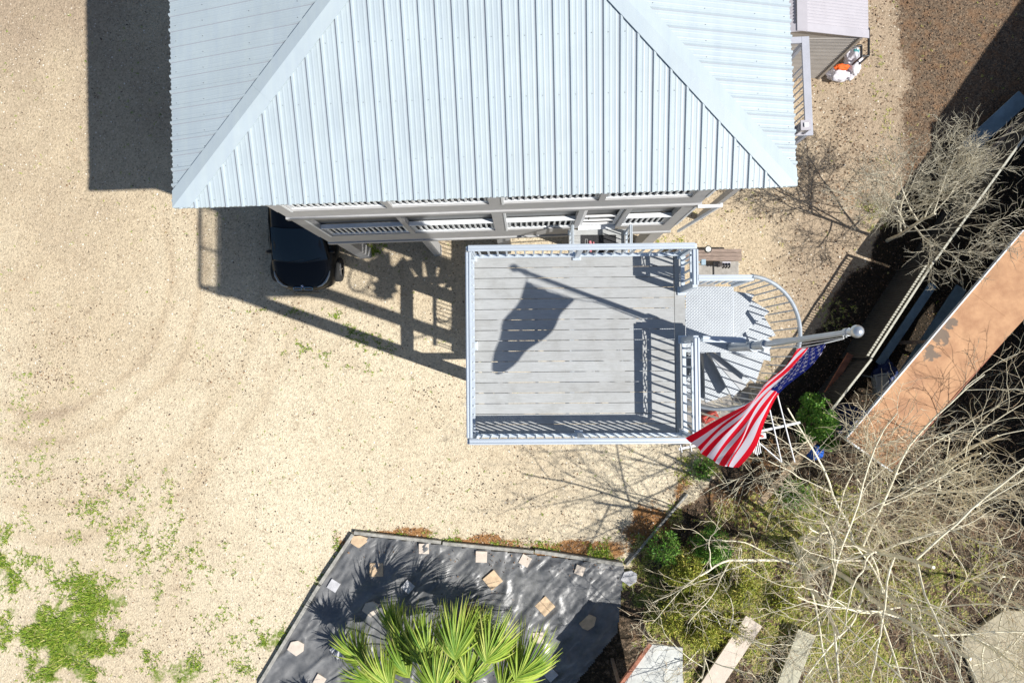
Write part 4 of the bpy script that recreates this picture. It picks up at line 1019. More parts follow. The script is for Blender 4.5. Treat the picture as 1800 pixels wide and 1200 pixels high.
def timber(pts, wd, ht, m, name, label, cat, group=None, z=0):
    b = MB()
    for (a, c) in zip(pts, pts[1:]):
        p, q = at(*a, ht), at(*c, ht); p.z = q.z = ht / 2 - .01; b.bar(p, q, wd, ht + .03)
    return tag(b.build(name, [m], bevel=.008), label, cat, group)
G = 'timber edging boards of the bed'
timber([(622, 936), (775, 953)], .09, .12, m_woodgrey, 'edging_timber', 'grey edging timber along the top left of the black bed', 'edging timber', G)
timber([(778, 954.5), (938, 970)], .09, .12, m_woodgrey, 'edging_timber', 'grey edging timber along the middle of the top side of the black bed', 'edging timber', G)
timber([(940, 968.5), (1095, 992)], .10, .14, m_woodgrey, 'edging_timber', 'pale edging timber along the top right of the black bed', 'edging timber', G)
timber([(620, 939), (562, 1026)], .09, .12, m_woodgrey, 'edging_timber', 'grey edging timber at the upper left side of the black bed, beside the grass', 'edging timber', G)
timber([(560, 1029), (455, 1202)], .09, .12, m_woodgrey, 'edging_timber', 'grey edging timber at the lower left side of the black bed', 'edging timber', G)
timber([(1101, 993), (1209, 868)], .06, .06, m_woodgrey, 'landscape_timber', 'long weathered timber slanting through the orange pine straw', 'timber')
m_pav = [mat('paver_tan', (.58, .43, .28), .85, var=.16, vscale=6, bump=.2), mat('paver_pale', (.60, .52, .44), .85, var=.1, vscale=6, bump=.2), mat('paver_grey', (.50, .50, .52), .85, var=.14, vscale=6, bump=.2)]
def paver(px, py, w_, a, mi, label, poly=None, seam=False, h=.045):
    q = at(px, py, .1); b = MB(); zz = gz(q.x, q.y) + .075; k = .0147
    if poly: ps = [(q.x + x * k, q.y - y * k) for x, y in poly]
    else:
        s = w_ * k / 2; ps = []
        for (x, y) in ((-s, -s), (s, -s), (s, s), (-s, s)): ps.append((q.x + x * math.cos(a) - y * math.sin(a), q.y + x * math.sin(a) + y * math.cos(a)))
    if seam:
        m1 = ((ps[0][0] + ps[1][0]) / 2, (ps[0][1] + ps[1][1]) / 2); m2 = ((ps[2][0] + ps[3][0]) / 2, (ps[2][1] + ps[3][1]) / 2)
        e = (Vector(m2) - Vector(m1)).normalized(); e = Vector((-e.y, e.x)) * .004
        b.prism([ps[0], (m1[0] + e.x, m1[1] + e.y), (m2[0] + e.x, m2[1] + e.y), ps[3]], zz - .02, zz + h); b.prism([(m1[0] - e.x, m1[1] - e.y), ps[1], ps[2], (m2[0] - e.x, m2[1] - e.y)], zz - .02, zz + h)
    else: b.prism(ps, zz - .02, zz + h)
    tag(b.build('paver', [m_pav[mi]], bevel=.006), label, 'paver', 'pavers weighing down the weed fabric')
HEX = [(-15, 3), (-8, -11), (5, -14), (16, -8), (15, 6), (2, 15)]
paver(631, 952, 0, 0, 0, 'many-sided tan paver in the top left corner of the black bed', [(-16, 2), (-12, -11), (2, -12), (16, -8), (15, 0), (1, 11), (-2, 11)])
paver(661, 1001, 25, .02, 0, 'square tan paver just below the top left corner of the bed', None)
paver(586, 1029, 19, 1.02, 2, 'small grey diamond-set paver against the left edge timber, lower left of the tan square one')
paver(717, 1031, 19, .88, 2, 'small grey diamond-set paver striped by leaf shadow, above the palm')
paver(650, 1070, 0, 0, 1, 'many-sided pale paver above the left fronds of the palm', HEX)
paver(519, 1138, 0, 0, 1, 'many-sided pale paver at the left edge timber, lower left of the bed', HEX)
paver(595, 1142, 24, .72, 2, 'larger grey diamond-set paver in the dark shade left of the palm')
paver(562, 1195, 19, 1.05, 1, 'pale paver cut by the bottom edge of the photo, left of the palm')
paver(745, 964, 19, 0, 1, 'square pale paver second from the left along the top timber')
paver(846, 978, 21, -.03, 1, 'square pale paver at the middle of the top timber')
paver(923, 985, 19, -.5, 1, 'tilted pale paver to the right of the middle one along the top timber')
paver(866, 1019, 27, .70, 0, 'large tan diamond-set paver right of centre near the top timber', seam=False)
paver(1019, 1002, 17, -.35, 1, 'small pale paver near the top right corner of the bed')
paver(958, 1065, 27, .76, 0, 'large tan diamond-set paver with a centre seam, in the middle of the open fabric', seam=True)
paver(946, 1120, 20, .05, 1, 'square pale paver directly above the right frond of the palm')
paver(893, 1140, 20, .4, 1, 'pale paver half hidden by the right fronds of the palm')
paver(1033, 1092, 0, 0, 0, 'tan paver at the shade edge on the right side of the bed', [(-16, 4), (2, -14), (16, -8), (12, 8), (0, 16), (-10, 12)])
paver(968, 1185, 20, .75, 2, 'small grey paver in the dark shade right of the palm')
paver(1105, 1016, 0, 0, 2, 'grey many-sided paver at the top right tip of the bed', HEX)

# ---------------- fan palm ----------------
m_palm = attrmat('palm_leaf', 'tone', [(0, (.03, .09, .012)), (.4, (.12, .235, .025)), (.75, (.33, .43, .055)), (1, (.60, .58, .20))], .6, .3)
m_stem = mat('palm_stem', (.30, .36, .08), .5, var=.2, vscale=8); m_ptrunk = mat('palm_trunk', (.13, .09, .06), .9, bump=.6, bscale=14, var=.4, vscale=10)
def palm():
    base = at(798, 1235, 2.0); bx, by = base.x, base.y
    t = thing('fan_palm', (bx, by, 0), 'green fan palm with arching split fronds at the bottom of the black bed', 'palm')
    b = MB(); b.tube([(bx, by, -.1), (bx + .02, by, .7), (bx, by + .02, 1.5), (bx, by, 1.95)], [.19, .17, .20, .13], 14); 
    rr = random.Random(2)
    for i in range(60):
        a = rr.uniform(0, 6.28); z = rr.uniform(.1, 1.9); d = Vector((math.cos(a), math.sin(a), 0)); p = Vector((bx, by, z)) + d * .16
        b.tube([p, p + d * .09 + Vector((0, 0, .13))], [.035, .012], 5)
    b.build('trunk', [m_ptrunk], t)
    # fronds aimed so their hubs fall where the photo shows them
    FR = [(758, 1170, 2.55, 1.20, 108), (800, 1160, 2.9, 1.20, 92), (853, 1165, 2.75, 1.12, 66), (905, 1195, 2.5, 1.25, 48), (690, 1212, 2.3, 1.15, 132), (725, 1150, 1.9, 1.0, 115), (770, 1220, 3.0, 1.0, 100),
          (620, 1330, 2.2, 1.1, 190), (760, 1420, 2.3, 1.1, 260), (900, 1400, 2.3, 1.1, 300), (980, 1340, 2.2, 1.1, 340), (700, 1400, 2.2, 1.1, 230), (640, 1165, 1.6, .95, 140), (700, 1115, 1.3, .8, 118), (835, 1130, 1.5, .8, 80), (720, 1190, 2.1, 1.0, 125), (880, 1215, 2.1, 1.05, 40), (820, 1200, 2.5, 1.0, 85), (660, 1200, 1.5, .9, 160)]
    m_dead = mat('dead_frond', (.22, .13, .07), .8, var=.35, vscale=9)
    FR += [(720, 1160, .6, .7, 120), (820, 1110, .6, .6, 75), (860, 1160, .6, .7, 40)]
    for fi, (px, py, hz, ln, deg) in enumerate(FR):
        hub = at(px, py, hz); c0 = Vector((bx, by, 1.95)); d = Vector((math.cos(R(deg)), math.sin(R(deg)), 0)); spr = rr.uniform(45, 78)
        st = MB(); mid = c0.lerp(hub, .5) + Vector((0, 0, .15)); st.tube([c0, mid, hub, hub + d * .2 + Vector((0, 0, -.02))], [.024, .018, .014, .006], 6); 
        lf = MB(); tone = []; n = 58
        for i in range(n):
            f = (i / (n - 1) - .5) * 2; ang = f * R(spr); L = ln * (1 - .33 * f * f) * rr.uniform(.88, 1.05)
            dirh = Matrix.Rotation(ang, 3, 'Z') @ d; droop = rr.uniform(.10, .55) + .24 * abs(f); lift = .35 - .25 * abs(f)
            sd = Vector((-dirh.y, dirh.x, 0)); k = 7; vs = []; org = hub + d * (.16 * (1 - abs(f)))
            fold = (1 if i % 2 else -1) * .010
            bend = rr.uniform(-.16, .16)
            for j in range(k + 1):
                s = j / k; wq = .0145 * (1 - s ** 2.2) * (.45 + 1.2 * min(s * 3, 1)) + .0012
                c_ = org + dirh * (L * s) + sd * (bend * s * s * L) + Vector((0, 0, lift * L * s - droop * L * s * s * 1.9 + fold * (1 if s < .5 else .3)))
                vs += [c_ - sd * wq + Vector((0, 0, .5 * wq)), c_, c_ + sd * wq + Vector((0, 0, .5 * wq))]
            fs = []
            for j in range(k): a = 3 * j; fs += [(a, a + 1, a + 4, a + 3), (a + 1, a + 2, a + 5, a + 4)]
            lf.add(vs, fs, 0, False); t0 = rr.uniform(.35, .85); tone += [min(1, t0 + .02 * (q // 2) * (q > 9)) for q in range(2 * k)]
        dead = fi >= len(FR) - 3
        fr = st.build('petiole', [m_dead if dead else m_stem], t)
        o = lf.build('frond', [m_dead if dead else m_palm], t, label='dead brown frond' if dead else None); setattr_face(o, 'tone', tone)
palm()

# ---------------- fence, canopy, stored junk ----------------
m_fence = mat('dark_corrugated', (.055, .058, .06), .5, .3, var=.2, vscale=4); m_latt = mat('lattice', (.44, .43, .36), .7, var=.1)
def fence(a, c, label, lat=True, hs=1.38):
    """corrugated panel with a lattice strip above; a, c: px of the top line"""
    ht = hs + (.28 if lat else 0); A, B_ = at(*a, ht), at(*c, ht); A.z = B_.z = 0; d = (B_ - A); L = d.length; d.normalize(); nn = Vector((-d.y, d.x, 0))
    t = thing('fence', (A + B_) / 2, label, 'fence')
    b = MB(); n = int(L / .038); vs = []
    for i in range(n + 1):
        p = A + d * (L * i / n) + nn * (.012 * (1 if i % 2 else -1)); vs += [p + Vector((0, 0, -.15)), p + Vector((0, 0, hs))]
    vs2 = [v + nn * .006 for v in map(Vector, vs)]; m = len(vs)
    b.add(vs + vs2, [(2 * i, 2 * i + 2, 2 * i + 3, 2 * i + 1) for i in range(n)] + [(m + 2 * i, m + 2 * i + 1, m + 2 * i + 3, m + 2 * i + 2) for i in range(n)])
    b.build('panel', [m_fence], t)
    b = MB(); b.bar(A + Vector((0, 0, hs + .02)), B_ + Vector((0, 0, hs + .02)), .05, .035)
    if lat: b.bar(A + Vector((0, 0, ht)), B_ + Vector((0, 0, ht)), .05, .03)
    b.build('rail', [m_latt], t)
    if lat:
        b = MB(); k = int(L / .075)
        for i in range(k): p = A + d * (L * (i + .5) / k); b.bar(p + Vector((0, 0, hs + .04)), p + Vector((0, 0, ht - .016)), .018, .018)
        b.build('lattice', [m_latt], t)
    for s in np.arange(0, L + .1, max(1.2, L / max(1, round(L / 2.2)) - .001)):
        p = A + d * min(s, L); b = MB(); b.box((p.x, p.y, ht / 2 - .1), (.05, .05, ht + .2), math.atan2(d.y, d.x)); b.build('fence_post', [m_fence], t)
fence((1640, 462), (1532, 628), 'dark corrugated fence topped by a pale lattice strip, left of the rust-orange canopy')
fence((1531, 631), (1455, 728), 'dark corrugated fence with a thin pale top rail, ending at the green bush', lat=False, hs=1.5)
fence((1945, 40), (1643, 458), 'dark fence running behind the bare tree at the right edge', lat=False, hs=1.5)
def canopy():
    h = 1.7; pts = [(1489, 771), (1566, 826), (1684, 687), (1815, 545), (1915, 425), (1930, 265), (1800, 405)]
    P = [at(x, y, h) for x, y in pts]
    m = mat('rust_orange_roof', (.38, .20, .105), .8, var=.10, vscale=2.4, bump=.15, bscale=12, col2=(.53, .305, .165))
    N = m.node_tree.nodes; L = m.node_tree.links; bs = N['Principled BSDF']; src = bs.inputs['Base Color'].links[0].from_socket
    tc = N.new('ShaderNodeTexCoord'); o_ = [(at(1655, 600, h), .55, .17), (at(1625, 632, h), .30, .12), (at(1680, 570, h), .3, .12)]
    nz = N.new('ShaderNodeTexNoise'); nz.inputs['Scale'].default_value = 7; nz.inputs['Detail'].default_value = 5; L.new(tc.outputs['Object'], nz.inputs[0])
    vo = N.new('ShaderNodeTexNoise'); vo.inputs['Scale'].default_value = .9; vo.inputs['Detail'].default_value = 6; L.new(tc.outputs['Object'], vo.inputs[0])
    L0 = at(1640, 640, 0); cur = src
    for (px, py, r0, sx, cc, am) in ((1655, 590, .20, 1.0, (.13, .11, .09), .85), (1636, 620, .19, 1.0, (.13, .11, .09), .85), (1672, 568, .14, 1.0, (.13, .11, .09), .85), (1612, 672, .30, 1.0, (.30, .15, .09), .6), (1590, 720, .45, 1, (.30, .16, .10), .35), (1515, 785, .14, 1, (.25, .14, .08), .6), (1740, 470, .4, 1, (.34, .2, .11), .45), (1700, 590, .16, 1, (.30, .16, .08), .5)):
        c0 = at(px, py, h) - Vector((L0.x, L0.y, 0))
        dn = N.new('ShaderNodeVectorMath'); dn.operation = 'DISTANCE'; L.new(tc.outputs['Object'], dn.inputs[0]); dn.inputs[1].default_value = c0
        ad = N.new('ShaderNodeMath'); ad.operation = 'MULTIPLY_ADD'; L.new(nz.outputs[0], ad.inputs[0]); ad.inputs[1].default_value = .45; L.new(dn.outputs['Value'], ad.inputs[2])
        mr = N.new('ShaderNodeMapRange'); L.new(ad.outputs[0], mr.inputs[0]); mr.inputs[1].default_value = r0 + .25; mr.inputs[2].default_value = r0 + .20; mr.inputs[3].default_value = 0; mr.inputs[4].default_value = am
        if am < .7: mr.inputs[2].default_value = r0 * .4 + .1
        mx = N.new('ShaderNodeMix'); mx.data_type = 'RGBA'; L.new(mr.outputs[0], mx.inputs[0]); L.new(cur, mx.inputs[6]); mx.inputs[7].default_value = (*cc, 1); cur = mx.outputs[2]
    L.new(cur, bs.inputs['Base Color'])
    t = thing('canopy', at(1640, 640, 0), 'long rust-orange flat canopy roof with grey worn patches, right of the fence', 'canopy')
    b = MB(); vs = P + [p - Vector((0, 0, .05)) for p in P]; n = len(P)
    b.add(vs, [tuple(range(n)), tuple(range(n, 2 * n))[::-1]] + [(i, n + i, n + (i + 1) % n, (i + 1) % n) for i in range(n)])
    # lap joints
    for (a, c) in (((1706, 512), (1768, 556)), ((1765, 445), (1835, 480)), ((1590, 650), (1640, 702))):
        b.bar(at(*a, h + .003), at(*c, h + .003), .012, .006)
    rf = b.build('roof', [m], t)
    for p in rf.data.polygons[:1]:
        if p.normal.z < 0:
            rf.data.flip_normals()
    b = MB(); e = Vector((0, 0, -.04)); b.bar(P[0] + e + Vector((-.02, -.02, .03)), P[1] + e + Vector((0, -.02, .03)), .04, .14); b.bar(P[0] + e + Vector((-.025, .01, 0)), P[6] + e + Vector((-.025, .0, 0)), .03, .12)
    b.build('gutter', [m_trim], t)
    b = MB(); b.bar(P[1] + Vector((.02, 0, -.05)), P[4] + Vector((.02, 0, -.05)), .03, .06); b.build('edge_board', [m_woodred], t)
    for (x, y) in ((1497, 775), (1550, 800), (1640, 600), (1690, 630), (1790, 425), (1800, 500)):
        q = at(x, y, h - .06); b = MB(); b.bar(Vector((q.x, q.y, -.1)), q, .09, .09); b.build('post', [m_wood], t)
canopy()
def plank(a, c, ha, hc, wd, th, m, name, label, cat='board'):
    b = MB(); b.bar(at(*a, ha), at(*c, hc), wd, th); return tag(b.build(name, [m], bevel=.005), label, cat)
m_bluep = mat('blue_grey_panel', (.17, .26, .33), .5, var=.2, vscale=3); m_olive = mat('olive_board', (.20, .17, .08), .8, var=.3)
plank((1565, 695), (1690, 505), .25, .6, .30, .05, m_bluep, 'metal_sheet', 'long blue-grey panel lying between the lattice fence and the orange canopy', 'panel')
plank((1545, 640), (1640, 500), .2, .4, .22, .04, m_bluep, 'metal_sheet', 'shorter dark blue-grey panel nearest the lattice fence', 'panel')
plank((1598, 655), (1735, 478), .5, .9, .12, .06, m_olive, 'long_board', 'olive-brown board lying along the orange canopy')
plank((1441, 713), (1495, 622), .3, .7, .16, .05, m_woodred, 'red_board', 'red-brown board leaning beyond the flag tip, left one of the pair')
plank((1462, 716), (1515, 626), .3, .7, .14, .05, m_woodred, 'red_board', 'red-brown board leaning beyond the flag tip, right one of the pair')
plank((1632, 650), (1588, 654), .6, .6, .1, .04, m_woodred, 'red_board', 'short red board poking out from under the orange canopy')
plank((1625, 470), (1755, 285), .4, .6, .09, .06, m_woodred, 'red_board', 'thin red board running behind the upper bare tree')
plank((1700, 262), (1800, 170), .3, .5, .42, .05, m_bluep, 'metal_sheet', 'wide blue-grey panel at the upper right edge, above the bare tree', 'panel')
plank((1712, 300), (1820, 185), .4, .6, .16, .06, m_wood, 'long_board', 'brown board beside the wide blue-grey panel at the upper right edge')
plank((1432, 772), (1335, 885), 1.0, .4, .18, .06, m_tan, 'tan_plank', 'tan plank sloping down from beside the green bush into the branches')
plank((1325, 1090), (1245, 1210), .25, .2, .52, .07, m_pav[1], 'pale_slab', 'long pale slab in the yellow weeds, second from the white-topped hutch', 'slab')
plank((1418, 1110), (1372, 1230), .35, .3, .50, .07, mat('cream_board', (.42, .40, .30), .8, var=.12), 'pale_slab', 'long cream slab right of the other pale slab, crossed by a trunk shadow', 'slab')
def chair():
    o = at(1532, 675, 0); t = thing('garden_chair', (o.x, o.y, 0), 'pale moulded garden chair in the shade beside the orange canopy', 'chair')
    mm = mat('pale_plastic', (.42, .44, .42), .5)
    Rz = Matrix.Rotation(R(95), 3, 'Z')
    def T(x, y, z): return Vector((o.x, o.y, 0)) + Rz @ Vector((x, y, 0)) + Vector((0, 0, z))
    b = MB(); b.hexa([T(-.25, -.25, .42), T(.25, -.25, .42), T(.22, .2, .40), T(-.22, .2, .40), T(-.25, -.25, .45), T(.25, -.25, .45), T(.22, .2, .43), T(-.22, .2, .43)]); b.build('seat', [mm], t, bevel=.01)
    b = MB(); n = 11
    for i in range(n):
        f = i / (n - 1) * 2 - 1; b.tube([T(f * .17, .20, .44), T(f * .24, .27, .70), T(f * .27, .33 - .04 * f * f, .92 - .10 * f * f)], .013, 6)
    b.tube([T(f * .27, .33 - .04 * f * f, .92 - .10 * f * f) for f in np.linspace(-1, 1, 13)], .018, 6); b.build('backrest', [mm], t)
    for sx in (-1, 1):
        b = MB(); b.tube([T(sx * .27, .26, .66), T(sx * .30, 0, .67), T(sx * .28, -.24, .64), T(sx * .26, -.25, .45)], .022, 6); b.build('armrest', [mm], t)
        for y in (-.23, .2): b = MB(); b.tube([T(sx * .23, y, .42), T(sx * .27, y * 1.15, 0)], [.024, .018], 6); b.build('leg', [mm], t)
chair()
m_tarp = mat('blue_tarp', (.012, .03, .12), .5, bump=.4, bscale=8); m_tarp2 = mat('bright_blue_plastic', (.02, .12, .55), .4, bump=.3, bscale=6)
q = at(1483, 735, .3); lump((q.x, q.y, .2), .62, .38, .28, 12, m_tarp, 'tarp', 'dark blue tarp bunched between the green bush and the orange canopy corner', 'tarp', .5)
q = at(1437, 795, .4); lump((q.x, q.y, .22), .23, .24, .26, 21, m_tarp2, 'plastic_drum', 'bright blue plastic sack just below the green bush', 'sack', .25)
q = at(1560, 655, .3); lump((q.x, q.y, .15), .3, .35, .2, 33, m_tarp, 'tarp', 'small dark blue tarp under the edge of the orange canopy behind the chair', 'tarp', .5)
# low white-roofed hutch at the bottom edge
def hutch():
    h = 1.75; t = thing('hutch', at(1150, 1190, 0), 'low hutch with a chalky white top and a red-brown edge board at the bottom edge', 'hutch')
    P = [at(x, y, h) for x, y in ((1088, 1212), (1146, 1132), (1200, 1138), (1200, 1190), (1230, 1330), (1010, 1330))]
    b = MB(); b.prism([(p.x, p.y) for p in P], h - .06, h); b.build('roof', [mat('chalky_white_board', (.52, .53, .50), .85, var=.2, vscale=3, bump=.2)], t)
    b = MB(); b.bar(P[0] + Vector((-.05, .03, .02)), P[1] + Vector((-.05, .03, .02)), .09, .10); b.build('edge_board', [m_woodred], t)
    for p in (P[0], P[1], P[2], P[4], P[5]):
        c = sum(P, Vector()) / len(P); q = p.lerp(c, .06); b = MB(); b.bar(Vector((q.x, q.y, -.1)), Vector((q.x, q.y, h - .065)), .08, .08); b.build('post', [m_wood], t)
hutch()
def tanslab():
    P = [at(x, y, .12) for x, y in ((1690, 1125), (1765, 1072), (1835, 1075), (1860, 1260), (1730, 1250))]
    b = MB(); b.prism([(p.x, p.y) for p in P], -.1, .12); tag(b.build('concrete_slab', [mat('beige_concrete', (.36, .32, .23), .9, var=.12, vscale=2, bump=.1)], bevel=.02), 'beige concrete slab in the lower right corner crossed by branch shadows', 'concrete slab')
tanslab()
# unseen house-shaped mass east of the frame, added to cast shade
def add_shade_house():
    t = thing('unseen_shade_house', (19.5, 0, 0), 'unseen two-storey house added beyond the right edge to shade the yard', 'house')
    b = MB(); b.prism([(15.9, -5.4), (23, -5.4), (23, 4.7), (15.9, 4.7)], -.1, 5.4); b.build('wall', [m_wall], t)
    b = MB(); x0, x1, y0, y1, z0, z1 = 15.5, 23.4, -5.8, 5.05, 5.4, 7.0; xm = (x0 + x1) / 2
    b.add([(x0, y0, z0), (x1, y0, z0), (x1, y1, z0), (x0, y1, z0), (xm, y0, z1), (xm, y1, z1)], [(0, 4, 5, 3), (4, 1, 2, 5), (0, 1, 4), (3, 5, 2), (0, 3, 2, 1)]); b.build('roof', [m_shed], t)
    b = MB(); b.prism([(16.3, 5.2), (20.1, 10.6), (23.6, 8.1), (19.8, 2.8)], -.1, 5.39); b.build('shade_wing_wall', [m_wall], t)  # added wing, angled to give the yard shadow its slanting edge
    b = MB(); b.prism([(15.8, 5.09), (20.0, 11.1), (24.0, 8.3), (19.8, 2.3)], 5.40, 5.55); b.build('shade_wing_roof', [m_shed], t)
    for y in (-3.6, -.6, 2.4):
        b = MB(); b.box((15.88, y, 3.6), (.05, 1.0, 1.2)); b.box((15.86, y, 3.6), (.03, .86, 1.06), mi=1); b.build('window', [m_trim, m_cglass], t)
add_shade_house()

# ---------------- trees and bushes ----------------
def tree(name, base, label, cat, height, spread, seed, mb, lean=(0, 0), stems=1, dens=1.0, rad=.11, levels=4, dirs=None, twl=.55, fork=.3, upk=1.0):
    rr = random.Random(seed)
    t = thing(name, (base[0], base[1], 0), label, cat)
    TR, BR, TW = MB(), MB(), MB()
    def rv(): return Vector((rr.gauss(0, 1), rr.gauss(0, 1), rr.gauss(0, 1)))
    def grow(p, d, L, r, lev):
        n = max(3, int(L / (.16 if lev < 3 else .09))); n = min(n, 11); pts = [p.copy()]; dd = d.normalized(); q = p.copy()
        wob = .10 + .05 * lev
        for i in range(n):
            dd = (dd + rv() * wob * .55 + Vector((0, 0, .035 * upk if lev < 3 else .01))).normalized(); q = q + dd * (L / n); pts.append(q.copy())
        taper = .45 if lev < 3 else .3
        rads = [r * (1 - (1 - taper) * i / n) for i in range(n + 1)]
        (TR if lev == 0 else BR if lev <= 2 else TW).tube(pts, rads, 8 if lev == 0 else 6 if lev == 1 else 4 if lev == 2 else 3, cap=lev < 3, smooth=lev < 3)
        if lev >= levels: return
        nc = {0: 7, 1: 6, 2: 6, 3: 4}[min(lev, 3)] * dens
        nc = int(nc + rr.random())
        for k in range(nc):
            f = (fork if lev == 0 else .18) + (1 - (fork if lev == 0 else .18)) * (k + rr.random()) / nc; f = min(f, .99); i = int(f * n); pp = pts[i].lerp(pts[i + 1], f * n - i)
            td = (pts[i + 1] - pts[i]).normalized()
            side = td.cross(rv()).normalized(); ang = rr.uniform(.5, 1.1)
            nd = (td * math.cos(ang) + side * math.sin(ang))
            if lev == 0: nd = Vector((nd.x * spread, nd.y * spread, abs(nd.z) * .75 + .1))
            elif lev < 3 and nd.z < -.1: nd.z *= .3
            LL = L * rr.uniform(.42, .72) * (1 - .35 * f) if lev else L * rr.uniform(.55, .9)
            if lev >= 3: LL = twl * rr.uniform(.25, .6)
            if lev == 2: LL = max(LL, twl * rr.uniform(.8, 1.3))
            grow(pp, nd, LL, max(rads[i] * rr.uniform(.45, .64), .0065), lev + 1)
    for s in range(stems):
        a = 6.28 * s / stems + rr.random(); o = Vector((base[0] + .12 * math.cos(a) * (stems > 1), base[1] + .12 * math.sin(a) * (stems > 1), gz(base[0], base[1]) - .1))
        if dirs: d = Vector(dirs[s % len(dirs)])
        else: d = Vector((lean[0] + .35 * math.cos(a) * (stems > 1), lean[1] + .35 * math.sin(a) * (stems > 1), 1))
        grow(o, d, height * rr.uniform(.85, 1.05) * .62, rad * (1 if stems == 1 else .75), 0)
    TR.build('trunk', [mb], t); BR.build('branches', [mb], t); TW.build('twigs', [m_twig if mb is m_bark else m_bark2], t)
    return t
tree('bare_tree', (7.4, -5.0), 'large leafless tree with many pale spreading limbs, lower right below the flag', 'tree', 9.2, 1.9, 11, m_bark, stems=3, rad=.10, twl=.6, dens=.88, dirs=[(.1, .25, 1), (-.30, -.15, 1), (.35, -.2, 1)])
tree('bare_tree', (9.3, -6.3), 'leafless pale tree standing behind the largest one, above the cream slab', 'tree', 7.6, 1.8, 23, m_bark, stems=2, rad=.075, twl=.6, dens=.85, dirs=[(.2, .0, 1), (-.15, .25, 1)])
tree('bare_tree', (10.4, -3.7), 'leafless tree with long limbs reaching up past the end of the orange canopy', 'tree', 5.6, .9, 31, m_bark, stems=3, rad=.06, dens=.75, levels=3, twl=.5, dirs=[(.25, .55, 1), (.1, .7, .9), (.45, .35, 1)])
tree('bare_tree', (12.2, -6.0), 'leafless tree at the lower right edge above the beige slab', 'tree', 6.0, 1.7, 47, m_bark, stems=2, rad=.06, twl=.6, dens=.85, dirs=[(-.1, .3, 1), (.25, -.1, 1)])
tree('bare_tree', (5.0, -7.4), 'thin leafless sapling among yellow weeds beside the white-topped hutch', 'tree', 4.2, 1.5, 53, m_bark, stems=2, rad=.05, dens=.7, twl=.5, dirs=[(.1, .3, 1), (-.35, .0, .9)])
tree('bare_tree', (10.0, 3.25), 'silvery leafless tree at the right edge with its shadow on the sand', 'tree', 4.7, 1.6, 64, m_bark2, rad=.055, twl=.5, lean=(-.02, .0), fork=.3, dens=1.32)
tree('bare_tree', (8.6, -3.9), 'small leafless tree between the orange canopy corner and the largest tree', 'tree', 4.6, 1.5, 83, m_bark, stems=3, rad=.04, levels=3, dens=1.1, twl=.6, dirs=[(-.2, .2, 1), (.3, .3, 1), (.1, -.2, 1)])
tree('bare_shrub', (6.6, -2.9), 'thin leafless shrub growing through the aerial rods below the flag', 'shrub', 3.4, 1.2, 71, m_bark, stems=3, rad=.028, levels=2, twl=.5, fork=.1)

def leafy(name, c, rx, ry, hz, n, label, cat, tones, seed, lw=.02, ll=.07):
    rr = np.random.RandomState(seed); t = thing(name, (c[0], c[1], 0), label, cat)
    b = MB(); r2 = random.Random(seed)
    tips = []
    for i in range(90):
        a = r2.uniform(0, 6.28); k = r2.uniform(.05, 1) ** .8; q = Vector((c[0] + rx * k * math.cos(a), c[1] + ry * k * math.sin(a), hz * (1.05 - .5 * k) * r2.uniform(.55, 1.08)))
        b.tube([(c[0], c[1], -.05), ((c[0] + q.x) / 2, (c[1] + q.y) / 2, q.z * .55), q], [.02, .012, .005], 5); tips.append((q, r2.uniform(.05, .17) * rx / .5))
    b.build('stems', [m_wood], t)
    V = []; F_ = []; T = []
    for i in range(n):
        q, rr_ = tips[r2.randrange(len(tips))]; d = Vector((r2.gauss(0, 1), r2.gauss(0, 1), r2.gauss(0, 1))).normalized(); p = q + d * rr_ * r2.random() ** .5 + Vector((0, 0, -.05))
        if p.z < .02: continue
        e = (d + Vector((0, 0, .4)) + Vector((r2.gauss(0, .5), r2.gauss(0, .5), 0))).normalized(); s = e.cross(Vector((r2.gauss(0, 1), r2.gauss(0, 1), r2.gauss(0, 1)))).normalized()
        l_, w_ = ll * r2.uniform(.6, 1.3), lw * r2.uniform(.7, 1.3); k = len(V)
        V += [p, p + e * l_ * .5 + s * w_, p + e * l_, p + e * l_ * .5 - s * w_]; F_.append((k, k + 1, k + 2, k + 3)); T.append(min(1, max(0, r2.gauss(.5, .22))))
    f = MB(); f.add(V, F_); o = f.build('foliage', [attrmat(name + '_leaf', 'tone', tones, .55, .4)], t); setattr_face(o, 'tone', T)
GT = [(0, (.03, .10, .015)), (.5, (.13, .32, .04)), (.85, (.30, .50, .08)), (1, (.50, .56, .18))]
q = at(1436, 738, 1.2); leafy('evergreen_bush', (q.x, q.y), .42, .62, 2.1, 7000, 'dense bright green bush at the end of the fence near the flag', 'bush', GT, 5)
q = at(1462, 775, .6); leafy('evergreen_bush', (q.x, q.y), .26, .28, .8, 1300, 'small green bush at the lower right of the taller one, by the blue sack', 'bush', GT, 8)
YT = [(0, (.08, .12, .01)), (.4, (.30, .36, .04)), (.75, (.58, .54, .11)), (1, (.76, .58, .2))]
k = 0
